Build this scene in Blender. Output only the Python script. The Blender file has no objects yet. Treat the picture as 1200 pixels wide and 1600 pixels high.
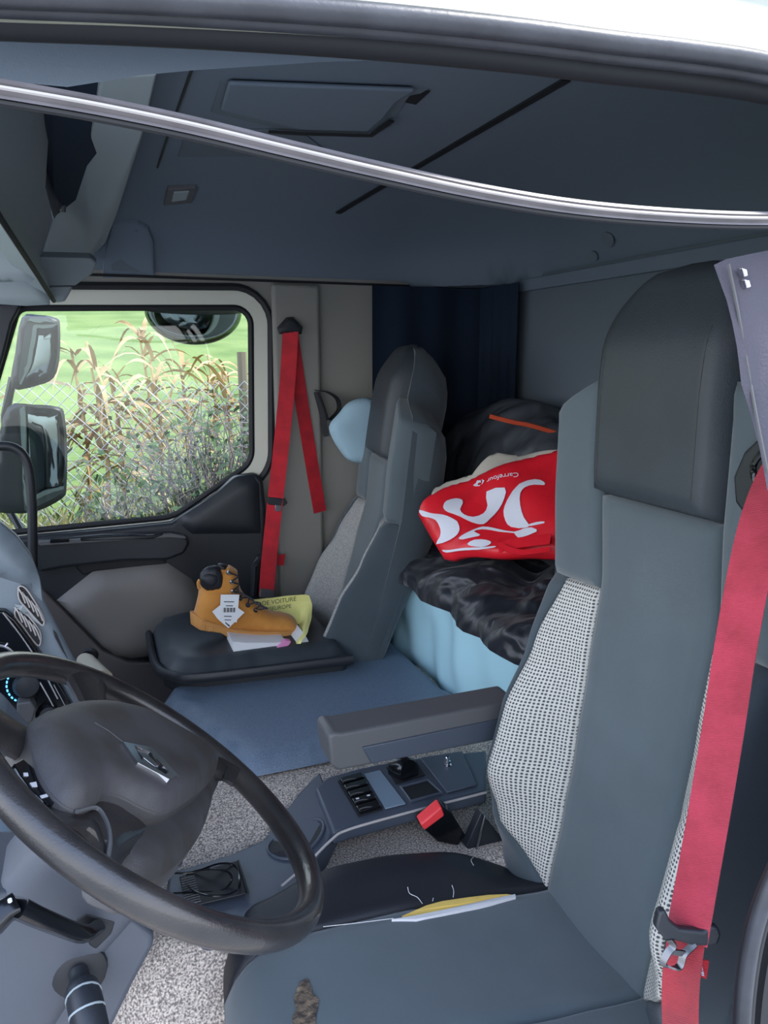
import bpy, bmesh, math, random
from mathutils import Vector, Matrix
from mathutils.geometry import delaunay_2d_cdt
random.seed(7)
scn = bpy.context.scene
col = scn.collection

# ------------------------------------------------------------------ camera
FPX = 1200.0                                  # focal length in pixels of the 1200x1600 frame
CAM = Vector((0.0, -0.45, 1.35))
PITCH = math.atan(240/1200.)
_up = Vector((0, math.cos(PITCH), -math.sin(PITCH)))
_y = Vector((-462, 240, 1200)).normalized(); _y = (_y - _up*_y.dot(_up)).normalized()
_x = -_y.cross(_up)
def ray(u, v):
    c = Vector((u-600, 800-v, FPX)); return Vector((c.dot(_x), c.dot(_y), c.dot(_up)))
def P(u, v, X=None, Y=None, Z=None):           # measured point on a known plane of the cab
    r = ray(u, v)
    t = (X-CAM.x)/r.x if X is not None else (Y-CAM.y)/r.y if Y is not None else (Z-CAM.z)/r.z
    return CAM + r*t
def PD(u, v, d): return CAM + ray(u, v)*(d/FPX)
def PP(u, v, p0, n):
    r = ray(u, v); t = (p0-CAM).dot(n)/r.dot(n); return CAM + r*t
cd = bpy.data.cameras.new('camera'); cam = bpy.data.objects.new('camera', cd); col.objects.link(cam)
cd.sensor_fit = 'VERTICAL'; cd.sensor_height = 32; cd.lens = 32*FPX/1600.; cd.clip_start = .02; cd.clip_end = 300
rx = Vector((_x.x, _y.x, _up.x)); ux = Vector((_x.y, _y.y, _up.y)); fw = Vector((_x.z, _y.z, _up.z))
mw = Matrix((( rx.x, ux.x, -fw.x, CAM.x), (rx.y, ux.y, -fw.y, CAM.y), (rx.z, ux.z, -fw.z, CAM.z), (0, 0, 0, 1)))
cam.matrix_world = mw
scn.camera = cam

# ------------------------------------------------------------------ light
scn.view_settings.view_transform = 'Standard'; scn.view_settings.look = 'None'
scn.view_settings.exposure = 1.33; scn.view_settings.gamma = 1.0; scn.view_settings.use_curve_mapping = False
w = bpy.data.worlds.new('sky'); scn.world = w; w.use_nodes = True
nt = w.node_tree; nt.nodes.clear()
wo = nt.nodes.new('ShaderNodeOutputWorld'); bg = nt.nodes.new('ShaderNodeBackground')
tc = nt.nodes.new('ShaderNodeTexCoord'); sx = nt.nodes.new('ShaderNodeSeparateXYZ'); cr = nt.nodes.new('ShaderNodeValToRGB')
cr.color_ramp.elements[0].position = 0.45; cr.color_ramp.elements[0].color = (.33, .34, .33, 1)
cr.color_ramp.elements[1].position = 0.53; cr.color_ramp.elements[1].color = (.95, .98, 1.03, 1)
e = cr.color_ramp.elements.new(1.0); e.color = (.36, .56, 1.0, 1)
mr = nt.nodes.new('ShaderNodeMath'); mr.operation = 'MULTIPLY_ADD'; mr.inputs[1].default_value = .5; mr.inputs[2].default_value = .5
nt.links.new(tc.outputs['Generated'], sx.inputs[0]); nt.links.new(sx.outputs['Z'], mr.inputs[0]); nt.links.new(mr.outputs[0], cr.inputs[0])
nt.links.new(cr.outputs[0], bg.inputs[0]); nt.links.new(bg.outputs[0], wo.inputs[0]); bg.inputs[1].default_value = 1.55
sd = bpy.data.lights.new('sun', 'SUN'); sd.energy = 2.4; sd.angle = math.radians(1.5); sd.color = (1, .95, .86)
sun = bpy.data.objects.new('sun', sd); col.objects.link(sun)
sun.rotation_euler = Vector((0.60, -0.22, 1.0)).to_track_quat('Z', 'Y').to_euler()

# ------------------------------------------------------------------ materials
def lin(c): return tuple((x/255./12.92 if x/255. < .04045 else ((x/255.+.055)/1.055)**2.4) for x in c)
def mat(name, rgb, rough=.6, metal=0, bump=0, scale=200, var=0, vscale=20, kind='noise', rgb2=None, sheen=0, coat=0, dist=.002, spec=.5, detail=6, warp=0):
    m = bpy.data.materials.new(name); m.use_nodes = True; n = m.node_tree.nodes; l = m.node_tree.links
    b = n['Principled BSDF']; c = (*lin(rgb), 1)
    b.inputs['Base Color'].default_value = c; b.inputs['Roughness'].default_value = rough; b.inputs['Metallic'].default_value = metal
    b.inputs['Specular IOR Level'].default_value = spec
    if sheen: b.inputs['Sheen Weight'].default_value = sheen; b.inputs['Sheen Roughness'].default_value = .5
    if coat: b.inputs['Coat Weight'].default_value = coat
    t = n.new('ShaderNodeTexCoord')
    if rgb2 is not None or var:
        z = n.new('ShaderNodeTexNoise'); z.inputs['Scale'].default_value = vscale; z.inputs['Detail'].default_value = 5
        l.new(t.outputs['Object'], z.inputs['Vector'])
        r = n.new('ShaderNodeValToRGB'); r.color_ramp.elements[0].position = .38; r.color_ramp.elements[1].position = .64
        c2 = (*lin(rgb2), 1) if rgb2 is not None else tuple(x*(1-var) for x in c[:3])+(1,)
        r.color_ramp.elements[0].color = c2; r.color_ramp.elements[1].color = c
        l.new(z.outputs[0], r.inputs[0]); l.new(r.outputs[0], b.inputs['Base Color'])
    if bump:
        if kind == 'voronoi': z = n.new('ShaderNodeTexVoronoi'); z.inputs['Scale'].default_value = scale; o = z.outputs['Distance']
        elif kind == 'wave': z = n.new('ShaderNodeTexWave'); z.inputs['Scale'].default_value = scale; o = z.outputs[0]
        else: z = n.new('ShaderNodeTexNoise'); z.inputs['Scale'].default_value = scale; z.inputs['Detail'].default_value = detail; z.inputs['Distortion'].default_value = warp; o = z.outputs[0]
        l.new(t.outputs['Object'], z.inputs['Vector'])
        bp = n.new('ShaderNodeBump'); bp.inputs['Strength'].default_value = bump; bp.inputs['Distance'].default_value = dist
        l.new(o, bp.inputs['Height']); l.new(bp.outputs[0], b.inputs['Normal'])
    return m
M = {}
M['headliner'] = mat('headliner', (108, 120, 134), .85, bump=.15, scale=900)
M['wall'] = mat('wall_vinyl', (140, 138, 132), .65, bump=.2, scale=500)
M['wallback'] = mat('wall_felt', (100, 110, 120), .9, bump=.2, scale=700)
M['trimlight'] = mat('light_trim_plastic', (150, 160, 164), .6, bump=.1, scale=600)
M['black'] = mat('black_plastic', (36, 40, 46), .45, bump=.15, scale=700)
M['blackgloss'] = mat('black_gloss', (16, 18, 22), .15)
M['rubber'] = mat('rubber', (58, 60, 66), .42, bump=.1, scale=300, var=.3, vscale=30)
M['rubberdark'] = mat('rubber_dark', (26, 28, 33), .6)
M['striprubber'] = mat('strip_rubber', (104, 100, 102), .35, var=.25, vscale=40)
M['roofpaint'] = mat('roof_paint', (168, 168, 150), .45, rgb2=(150, 152, 138), vscale=12)
M['palerib'] = mat('pale_rib', (176, 170, 168), .4)
M['cream'] = mat('cream_paint', (222, 222, 208), .35, coat=.3)
M['fabric'] = mat('seat_fabric', (84, 96, 102), .9, bump=.25, scale=1200, sheen=.3, var=.12, vscale=7)
M['fabricdark'] = mat('seat_fabric_dark', (68, 79, 86), .92, bump=.25, scale=1200, sheen=.25, var=.1, vscale=8)
M['shellfabric'] = mat('seat_side_fabric', (46, 56, 66), .92, bump=.25, scale=1200, sheen=.15)
M['leather'] = mat('seat_leather', (56, 63, 69), .5, bump=.25, scale=500, var=.12, vscale=12)
M['leatherblack'] = mat('bolster_leather', (32, 34, 41), .5, bump=.2, scale=450, var=.1, vscale=12)
M['carpet'] = mat('tunnel_carpet', (232, 218, 204), .95, bump=.8, scale=300, rgb2=(116, 108, 104), vscale=300, dist=.003)
M['platform'] = mat('platform_mat', (118, 136, 156), .38, bump=.5, scale=900, rgb2=(96, 112, 132), vscale=500)
M['wheel'] = mat('wheel_leather', (54, 51, 50), .33, bump=.22, scale=420, rgb2=(36, 35, 37), vscale=14, coat=.35)
M['hub'] = mat('hub_plastic', (80, 79, 82), .6, bump=.25, scale=600, rgb2=(64, 61, 60), vscale=14)
M['chrome'] = mat('chrome', (210, 210, 214), .12, metal=1)
M['steel'] = mat('steel', (165, 168, 172), .28, metal=1)
M['plastic'] = mat('grey_plastic', (92, 93, 95), .5, bump=.15, scale=700)
M['console'] = mat('console_plastic', (72, 80, 92), .4, bump=.15, scale=700)
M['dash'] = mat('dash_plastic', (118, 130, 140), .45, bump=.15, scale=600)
M['dash_sky_tint'] = mat('dash_sky_tint_plastic', (128, 146, 164), .3, coat=.4)  # glossy dash plastic, made paler and bluer to carry the sky reflection
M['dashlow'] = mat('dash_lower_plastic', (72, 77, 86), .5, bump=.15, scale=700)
M['insert'] = mat('door_insert', (128, 124, 120), .7, bump=.15, scale=700)
M['lowerpanel'] = mat('lower_panel', (100, 94, 92), .8, bump=.15, scale=700)
M['nubuck'] = mat('nubuck', (205, 140, 62), .85, bump=.25, scale=500, sheen=.3, rgb2=(188, 124, 50), vscale=18)
M['sole'] = mat('sole_rubber', (200, 142, 78), .7, bump=.1, scale=300)
M['navy'] = mat('navy_curtain_and_shade', (14, 32, 52), .95)
M['sheet'] = mat('blue_sheet', (176, 220, 232), .9, bump=.2, scale=60)
M['duvet'] = mat('dark_duvet', (26, 30, 38), .38, sheen=.1, bump=1.0, scale=7, dist=.05, detail=1.2, warp=1.6)
M['darkcloth'] = mat('dark_cloth', (58, 62, 68), .6, bump=1.0, scale=7, dist=.04, detail=1.2, warp=1.2)
M['red'] = mat('bag_red', (222, 26, 42), .42, bump=.35, scale=16, dist=.012)
M['bagwhite'] = mat('bag_white', (226, 228, 238), .45)
M['beige'] = mat('bag_beige', (196, 190, 176), .7, bump=.4, scale=20, dist=.01)
M['orange'] = mat('orange_trim', (196, 74, 40), .7)
M['paper'] = mat('paper', (232, 234, 236), .7)
M['yellowpaper'] = mat('yellow_paper', (240, 236, 152), .6)
M['ink'] = mat('ink', (96, 104, 70), .8)
M['inkdark'] = mat('ink_dark', (50, 50, 56), .8)
M['foam'] = mat('yellow_foam', (250, 212, 112), .95, bump=.4, scale=150)
M['brownfoam'] = mat('brown_foam', (134, 116, 96), .98, bump=1, scale=90, rgb2=(70, 62, 56), vscale=60, dist=.01)
M['thread'] = mat('white_thread', (220, 220, 222), .8)
M['creamknob'] = mat('cream_knob', (196, 188, 168), .5)
M['redbtn'] = mat('red_button', (232, 62, 68), .4)
M['pillow'] = mat('pale_blue_pillow', (160, 190, 206), .9)
M['screen'] = mat('grey_label', (118, 136, 152), .4)
M['fabricflap'] = mat('grey_flap_fabric', (84, 82, 92), .95, bump=.5, scale=400)
M['pink'] = mat('pink_edge', (222, 140, 190), .6)
M['bark'] = mat('bark', (120, 108, 92), .9, bump=.4, scale=40)
M['drystalk'] = mat('dry_leaf', (196, 172, 130), .85, rgb2=(140, 108, 70), vscale=3)
M['galv'] = mat('galvanised_wire', (160, 164, 168), .5, metal=.3)
M['twig'] = mat('twig', (112, 104, 104), .9)
M['bramble'] = mat('bramble_leaf', (74, 96, 56), .7, rgb2=(56, 74, 46), vscale=4)
M['palegrass'] = mat('pale_grass', (176, 160, 112), .9, rgb2=(116, 124, 70), vscale=2)
M['fieldgreen'] = mat('field_green', (82, 104, 40), .95, rgb2=(108, 124, 62), vscale=1.2, bump=.6, scale=20, dist=.03)
M['gravel'] = mat('gravel', (150, 150, 146), .95, bump=.6, scale=30, dist=.02)
M['led'] = bpy.data.materials.new('blue_led'); M['led'].use_nodes = True
_b = M['led'].node_tree.nodes['Principled BSDF']; _b.inputs['Base Color'].default_value = (.02, .2, .5, 1)
_b.inputs['Emission Color'].default_value = (.1, .5, 1, 1); _b.inputs['Emission Strength'].default_value = 1.2
def mesh_fabric():                               # pale spacer fabric with dark staggered holes
    m = mat('spacer_mesh_fabric', (188, 188, 184), .8); n = m.node_tree.nodes; l = m.node_tree.links
    t = n.new('ShaderNodeTexCoord'); mp = n.new('ShaderNodeMapping'); v = n.new('ShaderNodeTexVoronoi')
    mp.inputs['Scale'].default_value = (0, 210, 170); v.inputs['Scale'].default_value = 1; v.inputs['Randomness'].default_value = .12
    l.new(t.outputs['Object'], mp.inputs[0]); l.new(mp.outputs[0], v.inputs['Vector'])
    r = n.new('ShaderNodeValToRGB'); r.color_ramp.elements[0].position = .26; r.color_ramp.elements[1].position = .40
    r.color_ramp.elements[0].color = (*lin((70, 72, 76)), 1); r.color_ramp.elements[1].color = (*lin((200, 199, 192)), 1)
    l.new(v.outputs['Distance'], r.inputs[0]); l.new(r.outputs[0], n['Principled BSDF'].inputs['Base Color'])
    return m
M['mesh'] = mesh_fabric()
M['meshfine'] = mat('pale_weave', (176, 174, 168), .9, rgb2=(128, 130, 130), vscale=420, bump=.3, scale=500)
def webbing(rgb, rgb2):
    m = mat('webbing', rgb, .55, sheen=.2, rgb2=rgb2, vscale=25); n = m.node_tree.nodes; l = m.node_tree.links
    t = n.new('ShaderNodeTexCoord'); z = n.new('ShaderNodeTexWave'); z.bands_direction = 'DIAGONAL'; z.inputs['Scale'].default_value = 260
    l.new(t.outputs['Object'], z.inputs['Vector']); bp = n.new('ShaderNodeBump'); bp.inputs['Strength'].default_value = .5; bp.inputs['Distance'].default_value = .001
    l.new(z.outputs[0], bp.inputs['Height']); l.new(bp.outputs[0], n['Principled BSDF'].inputs['Normal']); return m
M['belt'] = webbing((206, 26, 44), (182, 20, 38)); M['beltworn'] = webbing((174, 42, 66), (154, 32, 52))
M['lapbelt'] = webbing((160, 22, 42), (140, 18, 36)); M['tonguesteel'] = mat('tongue_steel', (120, 122, 126), .35, metal=1)
M['mirror'] = mat('mirror_glass', (108, 118, 122), .04, metal=1)
g = bpy.data.materials.new('window_glass'); g.use_nodes = True; n = g.node_tree.nodes; n.clear()
o_ = n.new('ShaderNodeOutputMaterial'); tr = n.new('ShaderNodeBsdfTransparent'); gl = n.new('ShaderNodeBsdfGlossy'); mx = n.new('ShaderNodeMixShader'); fr = n.new('ShaderNodeFresnel')
fr.inputs[0].default_value = 1.45; gl.inputs['Roughness'].default_value = .02; tr.inputs[0].default_value = (.93, .96, .94, 1)
g.node_tree.links.new(fr.outputs[0], mx.inputs[0]); g.node_tree.links.new(tr.outputs[0], mx.inputs[1]); g.node_tree.links.new(gl.outputs[0], mx.inputs[2]); g.node_tree.links.new(mx.outputs[0], o_.inputs[0])
M['glass'] = g

# ------------------------------------------------------------------ helpers
def thing(name, label, cat, loc=(0, 0, 0), group=None):
    o = bpy.data.objects.new(name, None); col.objects.link(o); o.location = loc; o.empty_display_size = .05
    o['label'] = label; o['category'] = cat
    if group: o['group'] = group
    return o
def wloc(p):
    v = Vector((0, 0, 0))
    while p: v += p.location; p = p.parent
    return v
def obj(name, bm, m, parent=None, smooth=True, sub=0, bevel=0, label=None, cat=None, group=None, kind=None, ang=35):
    bmesh.ops.recalc_face_normals(bm, faces=bm.faces)
    me = bpy.data.meshes.new(name)
    if parent: off = wloc(parent)
    else:
        xs = [v.co for v in bm.verts]; off = Vector(((min(c.x for c in xs)+max(c.x for c in xs))/2, (min(c.y for c in xs)+max(c.y for c in xs))/2, min(c.z for c in xs)))
    for v in bm.verts: v.co -= off
    bm.to_mesh(me); bm.free(); me.materials.append(M[m] if isinstance(m, str) else m)
    if smooth:
        me.polygons.foreach_set('use_smooth', [True]*len(me.polygons)); 
        if not sub:
            me.set_sharp_from_angle(angle=math.radians(ang))
    o = bpy.data.objects.new(name, me); col.objects.link(o)
    if parent: o.parent = parent
    else: o.location = off
    if bevel:
        b = o.modifiers.new('bevel', 'BEVEL'); b.width = bevel; b.segments = 3; b.limit_method = 'ANGLE'; b.angle_limit = math.radians(30)
    if sub: s = o.modifiers.new('sub', 'SUBSURF'); s.levels = s.render_levels = sub
    if label: o['label'] = label
    if cat: o['category'] = cat
    if group: o['group'] = group
    if kind: o['kind'] = kind
    return o
def NB(): return bmesh.new()
def box(bm, a, b):
    x0, y0, z0 = a; x1, y1, z1 = b
    v = [bm.verts.new(c) for c in ((x0,y0,z0),(x1,y0,z0),(x1,y1,z0),(x0,y1,z0),(x0,y0,z1),(x1,y0,z1),(x1,y1,z1),(x0,y1,z1))]
    for f in ((0,3,2,1),(4,5,6,7),(0,1,5,4),(1,2,6,5),(2,3,7,6),(3,0,4,7)): bm.faces.new([v[i] for i in f])
    return bm
def prism(bm, pts, off):                        # outline pts (3D) given the thickness vector off
    off = Vector(off); a = [bm.verts.new(p) for p in pts]; b = [bm.verts.new(Vector(p)+off) for p in pts]; n = len(pts)
    bm.faces.new(a); bm.faces.new(b[::-1])
    for i in range(n): bm.faces.new((a[i], a[(i+1) % n], b[(i+1) % n], b[i]))
    return bm
def crom(pts, k=6, closed=False):
    pts = [Vector(p) for p in pts]; n = len(pts); out = []
    R = range(n) if closed else range(n-1)
    for i in R:
        p0 = pts[(i-1) % n] if closed or i > 0 else pts[0]*2-pts[1]; p1 = pts[i]; p2 = pts[(i+1) % n]
        p3 = pts[(i+2) % n] if closed or i < n-2 else p2*2-p1
        for j in range(k):
            t = j/k; out.append(.5*((2*p1)+(p2-p0)*t+(2*p0-5*p1+4*p2-p3)*t*t+(-p0+3*p1-3*p2+p3)*t**3))
    if not closed: out.append(pts[-1])
    return out
def sweep(bm, path, prof, side, closed=False, caps=True):   # prof: list of (a,b) along side / normal; side may be a vector
    n = len(path); rings = []
    for i, p in enumerate(path):
        p = Vector(p)
        if closed: t = (Vector(path[(i+1) % n])-Vector(path[i-1]))
        else: t = Vector(path[min(i+1, n-1)])-Vector(path[max(i-1, 0)])
        t.normalize(); sv = Vector(side(i) if callable(side) else side); sv = (sv-t*sv.dot(t)).normalized(); nv = t.cross(sv)
        pr_ = prof(i/(n-1)) if callable(prof) else prof
        rings.append([bm.verts.new(p+sv*a+nv*b) for a, b in pr_])
    m = len(rings[0])
    for i in range(n if closed else n-1):
        A, B = rings[i], rings[(i+1) % n]
        for j in range(m): bm.faces.new((A[j], A[(j+1) % m], B[(j+1) % m], B[j]))
    if caps and not closed: bm.faces.new(rings[0][::-1]); bm.faces.new(rings[-1])
    return bm
def circ(r, k=12, rb=None): rb = rb or r; return [(r*math.cos(2*math.pi*j/k), rb*math.sin(2*math.pi*j/k)) for j in range(k)]
def tube(bm, path, r, k=10, side=(.31, .2, .93), closed=False):
    return sweep(bm, path, (lambda t: circ(r(t), k)) if callable(r) else circ(r, k), side, closed)
def rrect(a, b, r, k=3):
    out = []
    for cx, cy, s in ((a-r, b-r, 0), (-a+r, b-r, 90), (-a+r, -b+r, 180), (a-r, -b+r, 270)):
        for j in range(k+1): t = math.radians(s+90*j/k); out.append((cx+r*math.cos(t), cy+r*math.sin(t)))
    return out
def ribbon(bm, path, width, side, th=.0014): return sweep(bm, path, [(-width/2, -th/2), (width/2, -th/2), (width/2, th/2), (-width/2, th/2)], side)
def lathe(bm, base, axis, prof, k=20):
    axis = Vector(axis).normalized(); u = axis.orthogonal().normalized(); v = axis.cross(u); rings = []
    for h, r in prof: rings.append([bm.verts.new(Vector(base)+axis*h+(u*math.cos(2*math.pi*j/k)+v*math.sin(2*math.pi*j/k))*r) for j in range(k)])
    for A, B in zip(rings, rings[1:]):
        for j in range(k): bm.faces.new((A[j], A[(j+1) % k], B[(j+1) % k], B[j]))
    bm.faces.new(rings[0][::-1]); bm.faces.new(rings[-1]); return bm
def grid(bm, f, nu, nv, back=None, skip=None):   # f(u,v)->point; back(u,v)-> second surface makes it solid
    A = [[bm.verts.new(f(i/nu, j/nv)) for j in range(nv+1)] for i in range(nu+1)]
    for i in range(nu):
        for j in range(nv): bm.faces.new((A[i][j], A[i+1][j], A[i+1][j+1], A[i][j+1]))
    if back:
        B = [[bm.verts.new(back(i/nu, j/nv)) for j in range(nv+1)] for i in range(nu+1)]
        for i in range(nu):
            for j in range(nv): bm.faces.new((B[i][j], B[i][j+1], B[i+1][j+1], B[i+1][j]))
        for i in range(nu):
            bm.faces.new((A[i][0], B[i][0], B[i+1][0], A[i+1][0])); bm.faces.new((A[i][nv], A[i+1][nv], B[i+1][nv], B[i][nv]))
        for j in range(nv):
            bm.faces.new((A[0][j], A[0][j+1], B[0][j+1], B[0][j])); bm.faces.new((A[nu][j], B[nu][j], B[nu][j+1], A[nu][j+1]))
    return bm
def inside(p, poly):
    c = False; n = len(poly); x, y = p
    for i in range(n):
        x1, y1 = poly[i]; x2, y2 = poly[i-1]
        if (y1 > y) != (y2 > y) and x < (x2-x1)*(y-y1)/(y2-y1)+x1: c = not c
    return c
def dist(p, poly):
    m = 1e9; x, y = p
    for i in range(len(poly)):
        x1, y1 = poly[i]; x2, y2 = poly[i-1]; dx, dy = x2-x1, y2-y1
        t = max(0, min(1, ((x-x1)*dx+(y-y1)*dy)/(dx*dx+dy*dy+1e-12))); m = min(m, math.hypot(x-x1-t*dx, y-y1-t*dy))
    return m
def pillow(bm, poly, h, r, W, place, flat=None, back=0.0, Wf=None):   # outline swollen to half thickness W; place(a,b,c) puts it in the cab; back: rear side scale
    n = len(poly); step = []
    xs = [p[0] for p in poly]; ys = [p[1] for p in poly]
    for i in range(n):
        a = poly[i]; b = poly[(i+1) % n]; L = math.hypot(b[0]-a[0], b[1]-a[1]); k = max(1, int(L/h))
        for j in range(k): step.append((a[0]+(b[0]-a[0])*j/k, a[1]+(b[1]-a[1])*j/k))
    nb = len(step); pts = list(step); x = min(xs)+h*.5; row = 0
    while x < max(xs):
        y = min(ys)+h*(.25 if row % 2 else .75)
        while y < max(ys):
            if inside((x, y), poly) and dist((x, y), poly) > h*.35: pts.append((x, y))
            y += h
        x += h*.87; row += 1
    r_ = delaunay_2d_cdt([Vector(p) for p in pts], [(i, (i+1) % nb) for i in range(nb)], [list(range(nb))], 1, 1e-7)
    V, F = r_[0], r_[2]
    def hh(p):
        d = min(1, dist(p, poly)/r); k = math.sqrt(max(0, 1-(1-d)**2)); return k*(Wf(p) if Wf else W)
    H = [0 if dist(p, poly) < 1e-6 else hh(p) for p in V]
    A = [bm.verts.new(place(p[0], p[1], H[i])) for i, p in enumerate(V)]
    if back: B = [A[i] if H[i] == 0 else bm.verts.new(place(p[0], p[1], -H[i]*back)) for i, p in enumerate(V)]
    for f in F:
        bm.faces.new([A[i] for i in f])
        if back and len(set(B[i] for i in f)) == 3 and any(H[i] for i in f): bm.faces.new([B[i] for i in f][::-1])
    return bm
def ipol(t, tab):
    if t <= tab[0][0]: return tab[0][1]
    for (a, b), (c, d) in zip(tab, tab[1:]):
        if t <= c:
            k = (t-a)/(c-a); k = k*k*(3-2*k)*.5+k*.5; return b+(d-b)*k
    return tab[-1][1]
def sstep(x, a, b): t = max(0, min(1, (x-a)/(b-a))); return t*t*(3-2*t)
def struct(name, bm, m, **k): return obj(name, bm, m, kind='structure', **k)
def plate_hole(outer, inner, place, th):        # plate with one opening, thickness vector th
    bm = NB(); pts = [Vector(p) for p in outer]+[Vector(p) for p in inner]; no = len(outer); ni = len(inner)
    ed = [(i, (i+1) % no) for i in range(no)]+[(no+i, no+(i+1) % ni) for i in range(ni)]
    r = delaunay_2d_cdt(pts, ed, [], 0, 1e-7); V = r[0]; th = Vector(th)
    A = [bm.verts.new(place(*v)) for v in V]; B = [bm.verts.new(place(*v)+th) for v in V]
    for f in r[2]:
        c = (sum(V[i][0] for i in f)/3, sum(V[i][1] for i in f)/3)
        if inside(c, outer) and not inside(c, inner):
            bm.faces.new([A[i] for i in f]); bm.faces.new([B[i] for i in f][::-1])
    for loop in (outer, inner):
        idx = [min(range(len(V)), key=lambda q: (V[q]-Vector(p)).length) for p in loop]
        for i in range(len(idx)):
            a, b = idx[i], idx[(i+1) % len(idx)]
            if a != b: bm.faces.new((A[a], B[a], B[b], A[b]))
    return bm
def poff(poly, d):                               # offset a closed 2D outline outward
    n = len(poly); out = []; area = sum(poly[i-1][0]*poly[i][1]-poly[i][0]*poly[i-1][1] for i in range(n)); s = 1 if area > 0 else -1
    for i in range(n):
        a, b, c = Vector(poly[i-1]), Vector(poly[i]), Vector(poly[(i+1) % n]); t = (c-a).normalized(); out.append((b.x+t.y*d*s, b.y-t.x*d*s))
    return out
def text_mesh(s, size, ext=.0006):
    c = bpy.data.curves.new('t', 'FONT'); c.body = s; c.size = size; c.extrude = ext; c.align_x = 'CENTER'; c.align_y = 'CENTER'
    o = bpy.data.objects.new('t', c); col.objects.link(o); bpy.context.view_layer.update()
    me = bpy.data.meshes.new_from_object(o.evaluated_get(bpy.context.evaluated_depsgraph_get())); bm = NB(); bm.from_mesh(me)
    bpy.data.objects.remove(o); bpy.data.meshes.remove(me); return bm
def place_text(bm, s, size, org, ax, ay):
    t = text_mesh(s, size); ax = Vector(ax).normalized(); ay = Vector(ay); ay = (ay-ax*ay.dot(ax)).normalized(); nz = ax.cross(ay)
    mp = {}
    for v in t.verts: mp[v.index] = bm.verts.new(Vector(org)+ax*v.co.x+ay*v.co.y+nz*v.co.z)
    for f in t.faces: bm.faces.new([mp[v.index] for v in f.verts])
    t.free(); return bm

# ================================================================== SETTING
# ceiling surface: flat at 1.80 with coves down to 1.585 at the far wall and back wall
def ceil_z(x, y):
    dy = max(0, (y-1.45)/.56); dx = max(0, (x-.86)/.46); dn = max(0, (.30-y)/.27); r = min(1, math.hypot(dx, max(dy, dn)))
    return 1.583+.217*math.sqrt(max(0, 1-r*r))
def on_ceiling(u, v, off=.004):
    r = ray(u, v); t0 = 0; t = .0003
    while t < .01:
        p = CAM+r*t
        if p.y > .25 and (p.z > ceil_z(p.x, p.y)-off or p.y > 2.0): return p
        t += .0000025
    return p
bm = NB(); grid(bm, lambda a, b: Vector((-.75+2.08*a, .04+1.97*b, ceil_z(-.75+2.08*a, .04+1.97*b))), 60, 60, back=lambda a, b: Vector((-.75+2.08*a, .04+1.97*b, ceil_z(-.75+2.08*a, .04+1.97*b)+.05)))
struct('ceiling', bm, 'headliner')
# far side: window outline in the far door (measured on the plane Y = 2.0)
def fillet(poly, rad, k=7):
    out = []; n = len(poly)
    for i in range(n):
        a, b, c = Vector(poly[i-1]), Vector(poly[i]), Vector(poly[(i+1) % n]); u = (a-b).normalized(); w_ = (c-b).normalized(); ang = math.acos(max(-1, min(1, u.dot(w_))))
        d = min(rad[i]/math.tan(ang/2), .45*(a-b).length, .45*(c-b).length); r = d*math.tan(ang/2); cen = b+(u+w_).normalized()*(r/math.sin(ang/2)); p, q = b+u*d, b+w_*d
        for j in range(k+1):
            t = j/k; m = (p-cen)*(1-t)+(q-cen)*t; out.append(tuple(cen+m.normalized()*r))
    return out
def loff(poly, d):
    n = len(poly); out = []; area = sum(poly[i-1][0]*poly[i][1]-poly[i][0]*poly[i-1][1] for i in range(n)); s = 1 if area > 0 else -1
    for i in range(n):
        a, b, c = Vector(poly[i-1]), Vector(poly[i]), Vector(poly[(i+1) % n]); u = (b-a).normalized(); w_ = (c-b).normalized(); nu = Vector((u.y, -u.x))*s; nw = Vector((w_.y, -w_.x))*s
        m = (nu+nw).normalized(); out.append(tuple(b+m*(d/m.dot(nu))))
    return out
gpx = [(30,484),(390,483),(392,722),(270,806),(-60,838),(-22,660)]
G2 = [(lambda p: (p.x, p.z))(P(u, v, Y=2.0)) for u, v in gpx]
GR = [.03, .045, .07, .12, .03, .1]
def GO(d): return fillet(loff(G2, d), [r+d for r in GR])
on = lambda y: (lambda a, b: Vector((a, y, b)))
hole = GO(.062)
struct('wall_far', plate_hole([(-.8,.0),(1.34,.0),(1.34,1.60),(-.8,1.60)], hole, on(2.0), (0,.05,0)), 'wall', smooth=False)
bm = NB(); box(bm, (1.30, .0, .0), (1.35, 2.02, 1.60)); struct('wall_back', bm, 'wallback', smooth=False)
bm = NB(); box(bm, (-.8, -.02, .0), (1.35, 2.02, .04)); struct('floor', bm, 'carpet', smooth=False)
bm = NB(); box(bm, (-.80, .0, .0), (-.76, 2.02, .85)); struct('wall_front', bm, 'dashlow', smooth=False)
bm = NB(); box(bm, (.86, -.03, .0), (1.35, .02, 1.60)); struct('wall_near', bm, 'wallback', smooth=False)
# seams between the walls and the headliner
bm = NB(); tube(bm, [(-.3,1.995,1.586),(1.295,1.995,1.586),(1.295,.1,1.586)], .004, 6); struct('trim_1', bm, 'rubberdark')
# wide moulded trim along the back wall below the headliner
bm = NB(); box(bm, (1.285,.05,1.555),(1.30,1.99,1.592)); struct('trim_2', bm, 'headliner', bevel=.004)
# far wall vertical pillar cover
bm = NB(); box(bm, (.545,1.975,.05),(.70,2.0,1.578)); struct('trim_3', bm, 'wall', bevel=.015)

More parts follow.
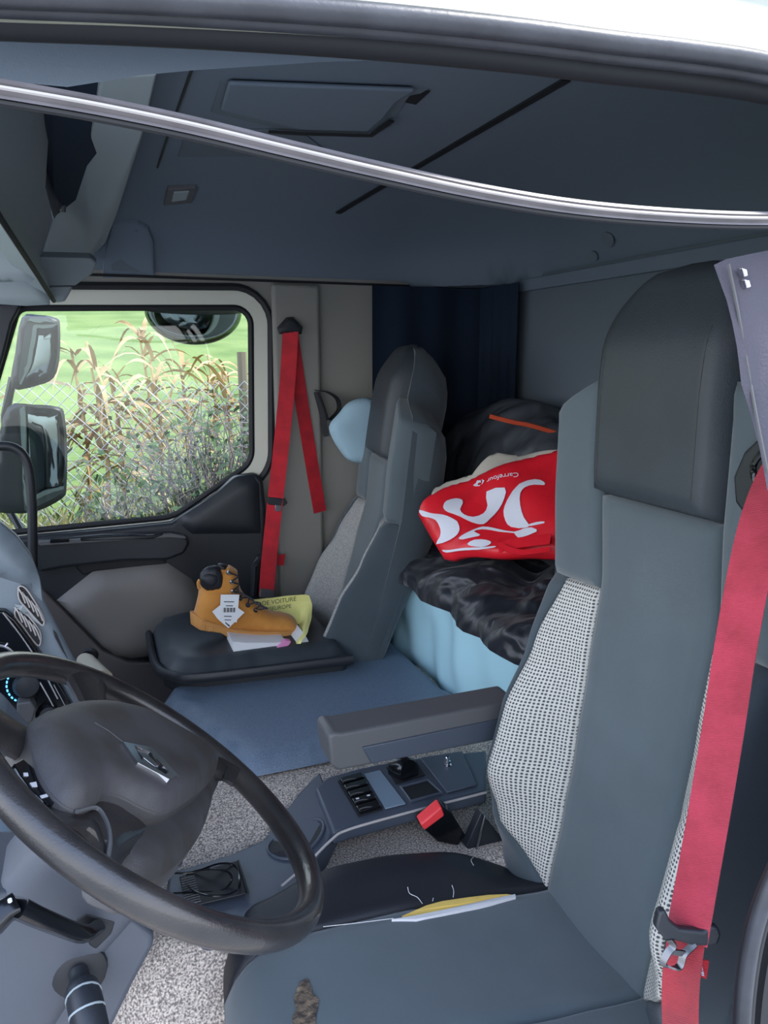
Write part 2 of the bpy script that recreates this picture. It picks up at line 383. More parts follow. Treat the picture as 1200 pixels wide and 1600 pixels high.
# far door: painted frame, seals, glass, trim panel
door = thing('door_1', '', ''); del door['label']; del door['category']; door['kind'] = 'structure'; door.location = (.15, 1.97, .1)
f = obj('window_frame', plate_hole(GO(.064), GO(.014), on(2.005), (0,.05,0)), 'cream', door, smooth=False)
def smooth2(pol, k=3): return [(p.x, p.y) for p in crom([(a, b, 0) for a, b in pol], k, True)]
def ring(outl, r, y, mt, nm):
    bm = NB(); sweep(bm, [Vector((a, y, b)) for a, b in outl], circ(r, 8), (0, 1, 0), closed=True); return obj(nm, bm, mt, door)
ring(GO(.066), .011, 1.996, 'rubberdark', 'outer_seal')
ring(GO(.006), .010, 2.012, 'rubberdark', 'glass_seal')
bm = NB(); prism(bm, [Vector((a, 2.03, b)) for a, b in GO(.01)], (0, .004, 0)); obj('glass_pane', bm, 'glass', door, smooth=False)
Yd = 1.955
up_px = [(-40,850),(60,838),(160,829),(268,818),(335,775),(368,745),(402,740),(412,752),(416,800),(417,1000),(400,1180),(-40,1180)]
q = [(lambda p: (p.x, p.z))(P(u, v, Y=Yd)) for u, v in up_px]
bm = NB(); prism(bm, [Vector((a, Yd, b)) for a, b in q], (0, .05, 0)); obj('door_panel', bm, 'black', door, bevel=.012)
# ledge with the window switch and the release
led = [(52,846),(160,836),(270,833),(292,838),(297,850),(288,866),(262,876),(190,878),(100,888),(60,895)]
bm = NB(); prism(bm, [P(u, v, Y=1.93) for u, v in led], (0, .04, 0)); ledge = obj('armrest_ledge', bm, 'black', door, bevel=.010)
bm = NB(); prism(bm, [P(u, v, Y=1.922) for u, v in [(60,846),(268,834),(290,838),(292,842),(264,840),(62,853)]], (0, .03, 0)); obj('ledge_trim', bm, 'plastic', door, bevel=.002)
bm = NB(); prism(bm, [P(u, v, Y=1.921) for u, v in [(125,840),(240,836),(252,832),(256,836),(240,842),(126,846)]], (0, .01, 0)); obj('door_pull', bm, 'blackgloss', door, bevel=.003)
bm = NB(); prism(bm, [P(u, v, Y=1.919) for u, v in [(78,843),(108,841),(108,847),(78,849)]], (0, .01, 0)); obj('window_switch', bm, 'blackgloss', door, bevel=.002)
bm = NB(); prism(bm, [P(u, v, Y=1.95) for u, v in [(116,885),(150,872),(200,868),(258,874),(262,882),(200,889),(150,893),(130,900)]], (0, .03, 0)); obj('pull_recess', bm, 'rubberdark', door, bevel=.006)
ins = [(88,938),(145,893),(200,886),(262,880),(300,905),(330,960),(330,1030),(232,1026),(205,1029),(180,1024),(160,1010)]
i2 = [(lambda p: (p.x, p.z))(P(u, v, Y=1.95)) for u, v in ins]
bm = NB(); pillow(bm, i2, .03, .07, .05, lambda a, b, c: Vector((a, 1.952-c, b))); obj('door_insert', bm, 'insert', door, ang=60)
bm = NB(); prism(bm, [P(u, v, Y=1.93) for u, v in [(70,925),(160,1018),(200,1036),(420,1036),(420,1250),(-60,1250),(-60,900)]], (0, .03, 0)); obj('lower_panel', bm, 'lowerpanel', door, bevel=.006)
bm = NB(); pillow(bm, [(lambda p: (p.x, p.z))(P(u, v, Y=1.95)) for u, v in [(275,815),(336,773),(368,748),(398,744),(406,756),(409,835),(300,836)]], .02, .05, .018, lambda a, b, c: Vector((a, 1.957-c, b))); obj('corner_cover', bm, 'black', door, ang=60)
bm = NB(); tube(bm, [P(u, v, Y=1.945) for u, v in [(420,868),(404,872),(397,885),(396,930)]], .012, 8); obj('latch_cover', bm, 'black', door)

# near door opening: painted roof edge, rubber seals and a dark shadow-gap strip
def curve_y(px, Y): return crom([P(u, v, Y=Y) for u, v in px], 5)
edge_px = [(-260,2),(0,15),(200,24),(400,36),(600,51),(800,71),(950,90),(1080,105),(1200,124),(1310,160),(1370,260)]
def shift(px, d): return [(u, v+d) for u, v in px]
right_px = [(1385,420),(1375,700),(1330,1050),(1240,1300),(1190,1420),(1168,1520),(1160,1640),(1160,1800)]
# painted roof edge above the seal: real strip of body standing above and outside the opening
bm = NB(); A = curve_y(shift(edge_px, -38), -.035)
sweep(bm, A, [(-.004,.0),(.10,-.03),(.10,-.06),(-.004,-.03)], (0, .0, 1)); struct('trim_4', bm, 'roofpaint')
bm = NB(); A = curve_y(shift(edge_px[:-1], -25)+shift(right_px, 0), -.034); sweep(bm, A, circ(.0062, 12), (0, 1, 0)); struct('trim_5', bm, 'rubber')
bm = NB(); A = curve_y(shift(edge_px[:-1], -4)+shift(right_px, 0), -.022); sweep(bm, A, circ(.0048, 12, .0048), (0, 1, 0)); struct('trim_6', bm, 'rubber')
bm = NB(); A = curve_y(shift(edge_px[:-1], 18)+shift(right_px, 0), .005); sweep(bm, A, circ(.010, 12, .0085), (0, 1, 0)); struct('trim_7', bm, 'rubberdark')  # dark seal; along the roof its colour stands in for the shadow gap
# door pillar behind the seals
bm = NB(); A = curve_y([edge_px[-3]]+[edge_px[-2]]+right_px, .03); prism(bm, A+[Vector((1.0, .03, A[-1].z)), Vector((1.0, .03, 1.6)), Vector((A[0].x, .03, 1.6))], (0, -.02, 0)); struct('trim_12', bm, 'rubberdark', smooth=False)
# near header trim under the seal
hd = [(-60,52),(150,48),(300,52),(600,78),(800,95),(1000,118),(1172,152),(1050,136),(900,122),(700,104),(600,94),(500,97),(300,110),(215,118),(200,121),(105,136),(0,126),(-60,122)]
bm = NB(); prism(bm, [P(u, v, Y=.045) for u, v in hd], (0, .012, .004)); struct('trim_8', bm, 'headliner', smooth=False)
# body above the header closes the gap up to the headliner
bm = NB(); box(bm, (-.8, -.01, 1.575), (1.33, .05, 1.66)); struct('trim_9', bm, 'headliner', smooth=False)
bm = NB(); box(bm, (-.8, -.03, 1.63), (1.36, 2.06, 1.90)); 
for v_ in bm.verts: pass
struct_roof = None; bm.free()
bm = NB(); box(bm, (-.8, -.03, 1.86), (1.36, 2.06, 1.89)); box(bm, (-.8, 2.05, 1.58), (1.36, 2.08, 1.89)); box(bm, (-.8, -.04, 1.64), (1.36, -.01, 1.89)); struct('trim_11', bm, 'cream', smooth=False)

# ceiling fittings
def ceil_prism(px, th, off=.0): 
    bm = NB(); return prism(bm, [on_ceiling(u, v, off) for u, v in px], (0, 0, th))
hatch = thing('roof_hatch', 'large rectangular ventilation hatch panel set in the grey headliner', 'roof hatch', on_ceiling(500,170))
obj('hatch_gap', ceil_prism([(345,128),(668,140),(632,160),(612,190),(580,213),(470,210),(330,176)], .004, .004), 'wallback', hatch, smooth=False)
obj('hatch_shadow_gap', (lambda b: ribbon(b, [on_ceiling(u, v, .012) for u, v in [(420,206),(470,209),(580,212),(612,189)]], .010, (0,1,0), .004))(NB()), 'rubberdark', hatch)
obj('hatch_dark_patch', ceil_prism([(632,160),(640,150),(672,143),(650,164)], .012, .004), 'rubberdark', hatch, smooth=False)  # small dark patch at the right corner of the hatch
obj('hatch_panel', ceil_prism([(357,132),(648,143),(620,160),(600,185),(575,206),(470,203),(345,173)], .008, .012), 'headliner', hatch, bevel=.004)
o = obj('headliner_joint', (lambda b: ribbon(b, [on_ceiling(u, v, .003) for u, v in [(885,125),(765,195),(645,265),(585,299),(528,333)]], .016, (1,0,0), .004))(NB()), 'rubberdark', label='long dark joint strip running across the grey headliner', cat='trim strip')
obj('headliner_joint', (lambda b: ribbon(b, [on_ceiling(u, v, .003) for u, v in [(300,108),(275,178),(258,226),(246,262)]], .004, (1,0,0), .003))(NB()), 'rubberdark', label='short thin dark groove strip in the headliner left of the hatch', cat='trim strip')
obj('headliner_recess', ceil_prism([(285,222),(292,200),(470,205),(520,245),(278,246)], .003, .003), 'wallback', bevel=.002, label='shallow pressed pad in the headliner beside the roof hatch', cat='panel')
lp = on_ceiling(280,310); lamp = thing('ceiling_lamp', 'small rectangular interior lamp on the headliner above the passenger window', 'lamp', lp)
obj('lamp_frame', ceil_prism([(256,322),(262,296),(307,294),(300,318)], .012, .010), 'plastic', lamp, bevel=.003)
obj('lamp_lens', ceil_prism([(268,316),(272,301),(296,300),(291,313)], .010, .014), 'trimlight', lamp, bevel=.002)
sp = thing('speaker_cover', 'rounded grey cover plate with three screws above the passenger window', 'cover plate', on_ceiling(205,395))
spx = [(160,436),(165,400),(176,352),(215,350),(232,358),(240,378),(242,436)]
obj('plate', ceil_prism(spx, .02, .012), 'headliner', sp, bevel=.004)
obj('inner_pad', ceil_prism([(172,430),(176,400),(186,362),(214,360),(225,366),(231,382),(233,430)], .01, .017), 'wallback', sp, bevel=.003)
for u, v in [(228,372),(177,426),(228,426)]:
    bm = NB(); lathe(bm, on_ceiling(u, v, .020), (0,1,.2), [(0,.005),(.008,.005)], 10); obj('screw', bm, 'rubberdark', sp)
wb = thing('wall_mount', 'small moulded mount with two round bosses high on the grey back wall', 'moulding', on_ceiling(940,400,.004))
for u, v, r in [(930,398,.014),(952,372,.020)]:
    bm = NB(); lathe(bm, on_ceiling(u, v, .006), (1,.3,.6), [(-.01,r),(.006,r*.8)], 14); obj('boss', bm, 'wallback', wb)

# overhead shelf over the windscreen (front end of the cab, at the left)
sh = thing('overhead_shelf', 'pale grey overhead storage console with a dark open compartment above the windscreen', 'overhead console', P(60,400,Y=1.7))
def quadprism(pts, off, nm, m, par, bev=.006):
    bm = NB(); prism(bm, pts, off); return obj(nm, bm, m, par, bevel=bev)
tip = P(85,470,Y=1.80)
X0 = tip.x
obj('side_fascia', (lambda b: prism(b, [on_ceiling(u, v, .045) for u, v in [(60,402),(142,404),(165,380),(182,335),(198,290),(222,215),(245,118),(158,122),(148,180),(132,245),(112,295),(84,342)]], (0, 0, .03)))(NB()), 'trimlight', sh, bevel=.004)
quadprism([P(60,402,Y=1.72), P(142,404,Y=1.72), P(152,412,Y=1.74), P(145,428,Y=1.77), P(118,447,Y=1.80), P(66,448,Y=1.80)], (0, .04, .02), 'lower_lip', 'trimlight', sh)
quadprism([P(66,448,Y=1.80), P(114,447,Y=1.80), P(101,470,Y=1.82), P(85,472,Y=1.82)], (0, .03, .0), 'corner_tip', 'trimlight', sh)
quadprism([P(-60,120,Y=.80), P(88,160,Y=1.15), P(78,190,Y=1.2), P(58,232,Y=1.30), P(70,285,Y=1.45), P(84,342,Y=1.66), P(62,400,Y=1.75), P(66,448,Y=1.8), P(85,471,Y=1.81), P(0,341,Y=1.12), P(-60,250,Y=.9)], (-.06, .02, .03), 'shelf_underside', 'trimlight', sh, .004)
obj('compartment', (lambda b: prism(b, [on_ceiling(u, v, .03) for u, v in [(56,232),(82,130),(165,120),(205,140),(178,290),(120,350),(84,344)]], (0, 0, .01)))(NB()), 'navy', sh, smooth=False)  # flat navy plate: the shade inside the open compartment, put in as colour
quadprism([P(58,232,Y=1.35), P(80,180,Y=1.35), P(84,180,Y=1.6), P(82,250,Y=1.6), P(98,320,Y=1.7), P(84,342,Y=1.67)], (.0, .012, .0), 'compartment_side', 'dashlow', sh, .002)
bm = NB(); tube(bm, [P(100,240,Y=1.62), P(94,262,Y=1.66), P(98,300,Y=1.7), P(98,330,Y=1.72)], .008, 8); obj('latch_arm', bm, 'plastic', sh)
def visor(px, Y, lab):
    bm = NB(); pillow(bm, [(lambda p: (p.x, p.z))(P(u, v, Y=Y)) for u, v in px], .015, .03, .018, lambda a, b, c: Vector((a, Y-c, b)), back=1); 
    return obj('sun_visor', bm, 'trimlight', label=lab, cat='sun visor', ang=60)
visor([(-80,470),(-80,415),(0,402),(28,400),(50,425),(78,462),(78,476),(40,478)], 1.76, 'pale grey padded visor tucked against the window corner, lowest of the pair')
visor([(-80,442),(-80,330),(0,352),(25,372),(40,398),(58,430),(50,440)], 1.60, 'pale grey padded visor under the overhead console, upper of the pair')
bm = NB(); tube(bm, [P(-20,305,Y=1.02),P(0,340,Y=1.09),P(30,386,Y=1.27),P(60,432,Y=1.52),P(84,470,Y=1.75)], .006, 6); obj('console_edge', bm, 'rubberdark', sh)
# A-pillar at the far left beyond the glass
quadprism([P(-80,476,Y=1.98), P(40,472,Y=1.98), P(22,500,Y=1.98), P(10,560,Y=1.98), P(-14,640,Y=1.98), P(-50,760,Y=1.98), P(-140,760,Y=1.98)], (0, .04, 0), 'trim_10', 'black', None).update if False else None
bm = NB(); prism(bm, [P(u, v, Y=1.97) for u, v in [(-120,474),(34,474),(18,505),(4,560),(-22,640),(-60,760),(-160,760)]], (0, .04, 0)); struct('trim_10', bm, 'black', bevel=.006)

# ================================================================== ENGINE TUNNEL
def TZ(x, y):
    z = .455+.035*sstep(y, .78, 1.0); z -= .33*(1-sstep(y, .44, .66)); z -= .30*(1-sstep(x, -.22, .06)); return z
bm = NB(); grid(bm, lambda a, b: Vector((-.4+1.22*a, .42+1.03*b, TZ(-.4+1.22*a, .42+1.03*b))), 60, 60, back=lambda a, b: Vector((-.4+1.22*a, .42+1.03*b, .03)))
obj('engine_cover', bm, 'carpet', label='engine tunnel between the seats covered in speckled grey grained mat', cat='engine cover', ang=60)
pl2 = [(lambda p: (p.x, p.y))(P(u, v, Z=.53)) for u, v in [(248,1088),(300,1130),(345,1165),(392,1192),(455,1180),(515,1168),(620,1135),(738,1100),(662,1035),(594,978),(420,985),(300,1030)]]
bm = NB(); pillow(bm, pl2, .03, .03, .035, lambda a, b, c: Vector((a, b, .497+c)))
obj('tunnel_platform', bm, 'platform', label='smooth blue-grey platform mat raised on the tunnel between the two seats', cat='platform', ang=70)

# ================================================================== SEATS
XC = [(.36,.640),(.40,.655),(.47,.670),(.6,.692),(.7,.708),(.86,.726),(1.0,.743),(1.14,.735),(1.3,.735),(1.5,.752)]
BOL = [(.38,.0),(.47,.022),(.56,.065),(.65,.098),(.76,.082),(.86,.046),(1.0,.012),(1.3,.008)]
def xf(s, z):
    a = abs(s); b = sstep(a, .12, .215)*(1-.85*sstep(a, .225, .262)); x = ipol(z, XC)-ipol(z, BOL)*b
    if a > .235: x += .05*sstep(a, .225, .265)**2
    return x
def make_seat(kind, label, y0, dx=0, dz=0, rec=0, pz=.42, px_=.66, mesh='mesh', ws=1.0, yaw=0, sidem='fabricdark'):
    root = thing(kind, label, 'seat', (.42+dx, y0, .04), None)
    c, s_ = math.cos(rec), math.sin(rec)
    def T(x, y, z):
        X = x-px_; Z = z-pz; y = y*ws; return Vector((px_+X*c+Z*s_+dx+y*math.sin(yaw), y0+y*math.cos(yaw), pz-X*s_+Z*c+dz))
    def patch(nm, m, sl, z0, z1, nu=14, nv=26, puff=.004, out=0, th=.05, sg=1):
        # sl(z)->(s0,s1)
        def f(a, b):
            z = z0+(z1-z0)*b; s0, s1 = sl(z); s = s0+(s1-s0)*a; e = min(a*abs(s1-s0), (1-a)*abs(s1-s0), b*(z1-z0), (1-b)*(z1-z0))
            k = min(1, e/.012); k = math.sqrt(max(0, 1-(1-k)**2)); return T(xf(s*sg, z)-out+puff*2-(puff*2)*k, s*sg, z)
        def g(a, b):
            z = z0+(z1-z0)*b; s0, s1 = sl(z); s = s0+(s1-s0)*a; return T(xf(s*sg, z)+th, s*sg, z)
        bm = NB(); grid(bm, f, nu, nv, back=g); return obj(nm, bm, m, root, ang=80)
    patch('backrest_centre', 'fabric', lambda z: (-.123, .123), .40, 1.139, 16, 40)
    SM = [(.455,.128),(.50,.175),(.55,.212),(.62,.224),(.80,.222),(.90,.214),(.985,.198)]
    for sg in (1, -1):
        patch('side_mesh_panel', mesh, lambda z: (.1255, ipol(z, SM)), .455, .983, 14, 34, sg=sg)
        patch('lower_bolster', 'fabricdark' if sg > 0 else sidem, lambda z: (ipol(z, SM)+.0015 if z > .455 else .1255, .262), .37, .983, 12, 34, sg=sg)
        def shl(z): return (.1285, .262 if z < 1.25 else .262-.135*((z-1.25)/.075)**1.3)
        patch('shoulder', 'fabric', shl, .986, 1.322, 12, 22, sg=sg)
    # headrest block
    def hw(z): return .129+.004*sstep(z, 1.14, 1.2) if z < 1.36 else .133*math.sqrt(max(.0, 1-((z-1.36)/.12)**3.0))
    def hf(a, b):
        z = 1.142+.337*b; s = (-1+2*a)*hw(z)*.97; e = min(a, 1-a)*2*hw(z); k = min(1, min(e, b*.337, (1-b)*.337)/.03); k = math.sqrt(max(0, 1-(1-k)**2))
        return T(ipol(z, XC)+.012-.035*k+.03*sstep(z, 1.36, 1.48), s, z)
    def hb(a, b):
        z = 1.142+.337*b; s = (-1+2*a)*hw(z); return T(ipol(z, XC)+.03+.02*sstep(z, 1.40, 1.48), s, z)
    bm = NB(); grid(bm, hf, 22, 30, back=hb); obj('headrest', bm, 'leather', root, ang=80)
    # rear shell of the backrest, following the outline
    ol = [(-.262,.36),(-.264,.7),(-.264,1.0),(-.260,1.24),(-.24,1.285),(-.19,1.305),(-.150,1.33),(-.143,1.38),(-.135,1.42),(-.105,1.462),(-.05,1.478),(0,1.48)]
    ol = ol+[(-a, b) for a, b in ol[-2::-1]]
    bm = NB(); rings = []
    for k, (d, sc) in enumerate(((.028, .985), (.06, 1.0), (.10, 1.0), (.135, .96), (.15, .88))):
        rings.append([bm.verts.new(T(ipol(z, XC)+d*(.62+.38*sstep(z, .6, 1.05))+(.012 if abs(s) > .2 and z < 1.0 and k == 0 else 0), s*sc, .36+(z-.36)*(1-(1-sc)*.35)-max(0, d-.05)*.6*sstep(z, 1.15, 1.35))) for s, z in ol])
    for A, B in zip(rings, rings[1:]):
        for j in range(len(ol)-1): bm.faces.new((A[j], A[j+1], B[j+1], B[j]))
        bm.faces.new((A[-1], A[0], B[0], B[-1]))
    bm.faces.new(rings[-1]); bm.faces.new(rings[0][::-1]); obj('backrest_shell', bm, sidem, root, ang=50, bevel=0)
    for sg in (1, -1):
        bm = NB(); tube(bm, [T(ipol(z, XC)-.0215+.03*sstep(z, 1.36, 1.48), sg*.1, z) for z in [1.17+.02*i for i in range(12)]], .0016, 6, side=(1,0,0)); obj('headrest_seam', bm, 'rubberdark', root)
    return root, T
ZT = [(.12,.455),(.17,.487),(.25,.502),(.40,.497),(.55,.475),(.67,.462),(.75,.462)]
def cz(s, x):
    a = abs(s); z = ipol(x, ZT); b = sstep(a, .12, .205); edge = .06*sstep(a, .215, .268)**1.6
    up = .022*sstep(x, .2, .35)*(1-sstep(x, .52, .68)); return z+up*b-edge-.03*sstep(x, .5, .7)*b-.006*math.cos(s*18)*(a < .087)
def add_cushion(root, y0, dx, dz, bolm):
    def part(nm, m, s0, s1, x0=.12, x1=.70, nu=18, nv=34, zb=.36):
        def f(a, b):
            s = s0+(s1-s0)*a; x = x0+(x1-x0)*b; e = min(a, 1-a)*abs(s1-s0); e2 = min(e, b*(x1-x0), (1-b)*(x1-x0)); k = min(1, e2/.012); k = math.sqrt(max(0, 1-(1-k)**2))
            fr = .035*(1-math.sqrt(max(0, 1-(1-min(1, b*(x1-x0)/.05))**2)))
            inx = .045*(abs(s)/.26)**4*max(0, 1-b*3)
            return Vector((x+dx+inx, y0+s, cz(s, x)+dz-.006*(1-k)-fr))
        bm = NB(); grid(bm, f, nu, nv, back=lambda a, b: Vector((x0+(x1-x0)*b+dx+.045*(abs(s0+(s1-s0)*a)/.26)**4*max(0, 1-b*3), y0+s0+(s1-s0)*a, zb+dz)))
        return obj(nm, bm, m, root, ang=80)
    part('seat_cushion', 'fabric', -.121, .121); part('cushion_bolster', bolm[0], .1225, .268); part('cushion_bolster', bolm[1], -.268, -.1225)
    bm = NB(); box(bm, (.16+dx, y0-.24, .12), (.72+dx, y0+.24, .375+dz)); obj('seat_base', bm, 'black', root, bevel=.02)
YS = .42
seat, TD = make_seat('driver_seat', 'grey fabric driving seat with torn cushion seam nearest the open door', YS, sidem='shellfabric')
add_cushion(seat, YS, 0, 0, ('leatherblack', 'fabric'))
pseat, TP = make_seat('passenger_seat', 'grey fabric passenger seat beside the far red belt with a boot on it', 1.68, dx=-.063, dz=-.055, rec=math.radians(9), mesh='meshfine', ws=.96, yaw=math.radians(8))
# the passenger cushion: wide dark pad on a rounded plastic shell
def psec(x):
    return None
bm = NB(); pc = [(lambda p: (p.x, p.y))(p) for p in (Vector((.115,1.52,0)), Vector((.145,1.44,0)), Vector((.22,1.405,0)), Vector((.60,1.385,0)), Vector((.60,1.86,0)), Vector((.22,1.86,0)), Vector((.145,1.83,0)), Vector((.115,1.76,0)))]
pillow(bm, pc, .03, .045, .042, lambda a, b, c: Vector((a, b, .562+c))); obj('seat_cushion', bm, 'leather', pseat, ang=70)
bm = NB(); prism(bm, [Vector((a, b, .50)) for a, b in poff(pc, -.012)], (0, 0, .065)); obj('cushion_shell', bm, 'black', pseat, bevel=.015)
bm = NB(); sweep(bm, crom([Vector((a, b, .568)) for a, b in [(.6,1.375),(.22,1.395),(.14,1.435),(.108,1.52),(.108,1.76)]], 6), circ(.014, 10, .010), (0,0,1)); obj('shell_edge', bm, 'black', pseat)
bm = NB(); box(bm, (.2,1.45,.06),(.58,1.8,.51)); obj('seat_base', bm, 'black', pseat)

# details on the driver cushion
def on_cushion(u, v, off=.003):
    r = ray(u, v); t = .0004
    while t < .0016:
        p = CAM+r*t
        if p.z < cz(p.y-YS, min(max(p.x, .12), .70))+off: return p
        t += .0000008
    return p
def cush_poly(px, th=.004, off=.003):
    bm = NB(); P_ = [on_cushion(u, v, off) for u, v in px]; n = len(P_)
    cx = sum(P_, Vector())/n; a = [bm.verts.new(p) for p in P_]; b = [bm.verts.new(p-Vector((0,0,th+off))) for p in P_]
    from mathutils.geometry import tessellate_polygon
    for t in tessellate_polygon([[Vector((p.x, p.y, 0)) for p in P_]]): bm.faces.new([a[i] for i in t]); bm.faces.new([b[i] for i in t][::-1])
    for i in range(n): bm.faces.new((a[i], a[(i+1) % n], b[(i+1) % n], b[i]))
    return bm
obj('exposed_foam', cush_poly([(628,1431),(645,1424),(665,1415),(690,1408),(730,1402),(765,1398),(792,1397),(800,1398),(770,1404),(730,1413),(690,1422),(650,1430)]), 'foam', seat, label='yellow foam showing through the split seam')
obj('torn_lining', cush_poly([(612,1436),(650,1430),(690,1422),(730,1413),(770,1404),(805,1397),(806,1401),(770,1411),(730,1420),(690,1428),(650,1436)], off=.005), 'thread', seat, label='white frayed lining edge')
for px in ([(505,1448),(560,1442),(615,1435)], [(660,1412),(652,1402),(640,1396),(637,1386)], [(708,1402),(709,1392),(706,1383)], [(740,1352),(736,1344),(741,1338)], [(676,1408),(677,1403)]):
    bm = NB(); tube(bm, [on_cushion(q_.x, q_.y, .002) for q_ in crom([(a, b, 0) for a, b in px], 3)], .0006, 4); obj('loose_thread', bm, 'thread', seat, label='white stitching thread')
rng = random.Random(3); hp = []
for i in range(22):
    t = i/22*2*math.pi; hp.append((478+18*math.cos(t)*(1+.35*rng.uniform(-1,1)), 1590+56*math.sin(t)*(1+.12*rng.uniform(-1,1))))
obj('worn_hole', cush_poly(hp, off=.002), 'brownfoam', seat, label='ragged brown hole worn in the fabric')
# driver armrest
ax0 = P(515,1140,Y=.72); arm = NB()
af = [(.335,.722),(.345,.728),(.36,.724),(.70,.728),(.72,.70),(.72,.655),(.40,.655),(.352,.655),(.340,.668)]
prism(arm, [Vector((a, .705, b)) for a, b in af], (0, .075, 0)); arm = obj('armrest', arm, 'plastic', seat, bevel=.006)
bm = NB(); prism(bm, [Vector((a, .701, b)) for a, b in [(.395,.693),(.70,.700),(.70,.660),(.412,.659)]], (0, .01, 0)); obj('armrest_side_panel', bm, 'console', arm, bevel=.002)
# shoulder belt outlet on the driver seat
bz = [(1204,664),(1160,706),(1143,745),(1146,785),(1165,812),(1204,812)]
bm = NB(); prism(bm, [P(u, v, X=.715) for u, v in bz], (.03, 0, 0)); obj('belt_outlet', bm, 'black', seat, bevel=.006)
bm = NB(); tube(bm, crom([P(u, v, X=.705) for u, v in [(1210,700),(1190,708),(1177,730),(1184,756),(1210,765)]], 4), .004, 8); obj('outlet_rim', bm, 'blackgloss', seat)
# recline side plate between the cushion and backrest
bm = NB(); prism(bm, [P(u, v, Y=.69) for u, v in [(752,1270),(765,1285),(800,1330),(806,1345),(770,1338),(728,1325)]], (0, .02, 0)); obj('hinge_plate', bm, 'black', seat, bevel=.002)
bm = NB(); tube(bm, [P(758,1275,Y=.685), P(744,1328,Y=.685)], .0025, 6); obj('hinge_rod', bm, 'steel', seat)

# ================================================================== NEAR BELT
b1 = [((1235,715),.78),((1204,775),.79),((1178,860),.80),((1151,1000),.81),((1131,1130),.81),((1106,1280),.81),((1081,1420),.80),((1073,1465),.80)]
b2 = [((1072,1465),.80),((1064,1530),.80),((1063,1600),.81),((1070,1700),.83)]
nb = thing('seat_belt', 'worn red safety belt hanging across the driving seat nearest the camera', 'seat belt', PD(1072,1465,.8), 'red safety belts')
sv = (PD(1110,1460,.79)-PD(1038,1445,.82))
bm = NB(); ribbon(bm, crom([PD(u, v, d) for (u, v), d in b1], 5), .042, sv); obj('webbing', bm, 'beltworn', nb)
bm = NB(); ribbon(bm, crom([PD(u, v, d+.004) for (u, v), d in b2], 5), .038, sv); obj('lap_webbing', bm, 'lapbelt', nb)
bm = NB(); prism(bm, [PD(u, v, .806) for u, v in [(1088,1498),(1108,1502),(1104,1530),(1084,1524)]], (0, .002, 0)); lb = obj('label_tab', bm, 'belt', nb, smooth=False)
bm = NB(); e0 = PD(1088,1500,.803); place_text(bm, 'ARTIVAR', .0042, PD(1096,1513,.8035), PD(1088,1502,.803)-PD(1094,1528,.803), PD(1080,1510,.803)-PD(1100,1514,.803)); obj('lettering', bm, 'bagwhite', lb, smooth=False)
tg = [(1030,1425),(1040,1422),(1048,1440),(1062,1452),(1100,1456),(1113,1447),(1124,1450),(1128,1462),(1122,1478),(1108,1480),(1080,1478),(1062,1472),(1040,1470),(1024,1450)]
def plane_prism(bm, px, d, th): return prism(bm, [PD(u, v, d) for u, v in px], Vector(ray(600,800)).normalized()*th)
bm = NB(); plane_prism(bm, tg, .786, .012); obj('tongue_grip', bm, 'black', nb, bevel=.003)
bm = NB(); rp = crom([PD(u, v, .787) for u, v in [(1046,1468),(1052,1478),(1044,1488),(1036,1505),(1048,1512),(1062,1510),(1068,1492),(1080,1480),(1086,1474)]], 4)
sweep(bm, rp, [(-.0035,-.001),(.0035,-.001),(.0035,.001),(-.0035,.001)], sv); obj('metal_tongue', bm, 'tonguesteel', nb)
bm = NB(); sweep(bm, [PD(1048,1487,.787), PD(1070,1490,.787)], [(-.003,-.001),(.003,-.001),(.003,.001),(-.003,.001)], (0,0,1)); obj('tongue_crossbar', bm, 'tonguesteel', nb)

# receptacle beside the driver seat
rec = thing('belt_buckle', 'black belt buckle with a red press button beside the torn driver seat', 'buckle', P(705,1320,Y=.715))
A_ = P(674,1290,Y=.705); ax = (P(690,1264,Y=.705)-P(735,1330,Y=.705)).normalized()
bm = NB(); prism(bm, [P(u, v, Y=.705) for u, v in [(656,1290),(692,1262),(706,1270),(728,1306),(716,1322),(684,1316)]], (0, .028, .004)); obj('housing', bm, 'blackgloss', rec, bevel=.003)
bm = NB(); prism(bm, [P(u, v, Y=.703) for u, v in [(657,1289),(690,1261),(695,1275),(664,1298)]], (0, .022, .006)); obj('press_button', bm, 'redbtn', rec, bevel=.003)
bm = NB(); ribbon(bm, [P(714,1318,Y=.715), P(735,1345,Y=.71), P(745,1380,Y=.70)], .03, (0,1,0), .004); obj('stalk', bm, 'black', rec)

# ================================================================== STEERING WHEEL
WC = Vector((.035, .413, .861)); th = .889; WN = Vector((math.cos(th), 0, math.sin(th))); WA = Vector((0,1,0)).cross(WN).normalized(); WB = WN.cross(WA)
R_ = .231
whl = thing('steering_wheel', 'large black leather steering wheel with scuffed rim and diamond emblem', 'steering wheel', WC)
bm = NB(); pth = [WC+WA*(R_*math.cos(t))+WB*(R_*math.sin(t)) for t in [2*math.pi*i/96 for i in range(96)]]
sweep(bm, pth, circ(.0165, 16, .0150), lambda i: WN, closed=True); obj('rim', bm, 'wheel', whl)
def wp(u, v, h=0): 
    p = PP(u, v, WC+WN*h, WN); return p
def w2(u, v, h=0):
    d = wp(u, v, h)-WC; return (d.dot(WA), d.dot(WB))
def wplace(h): return lambda a, b, c: WC+WA*a+WB*b+WN*(h+c)
H0 = .012
cov = [(46,1132),(75,1114),(110,1104),(150,1102),(178,1106),(215,1116),(275,1148),(330,1182),(338,1200),(325,1224),(290,1252),(255,1270),(225,1262),(190,1244),(164,1240),(150,1256),(125,1266),(95,1254),(68,1222),(52,1180)]
c2 = [w2(u, v, H0) for u, v in cov]
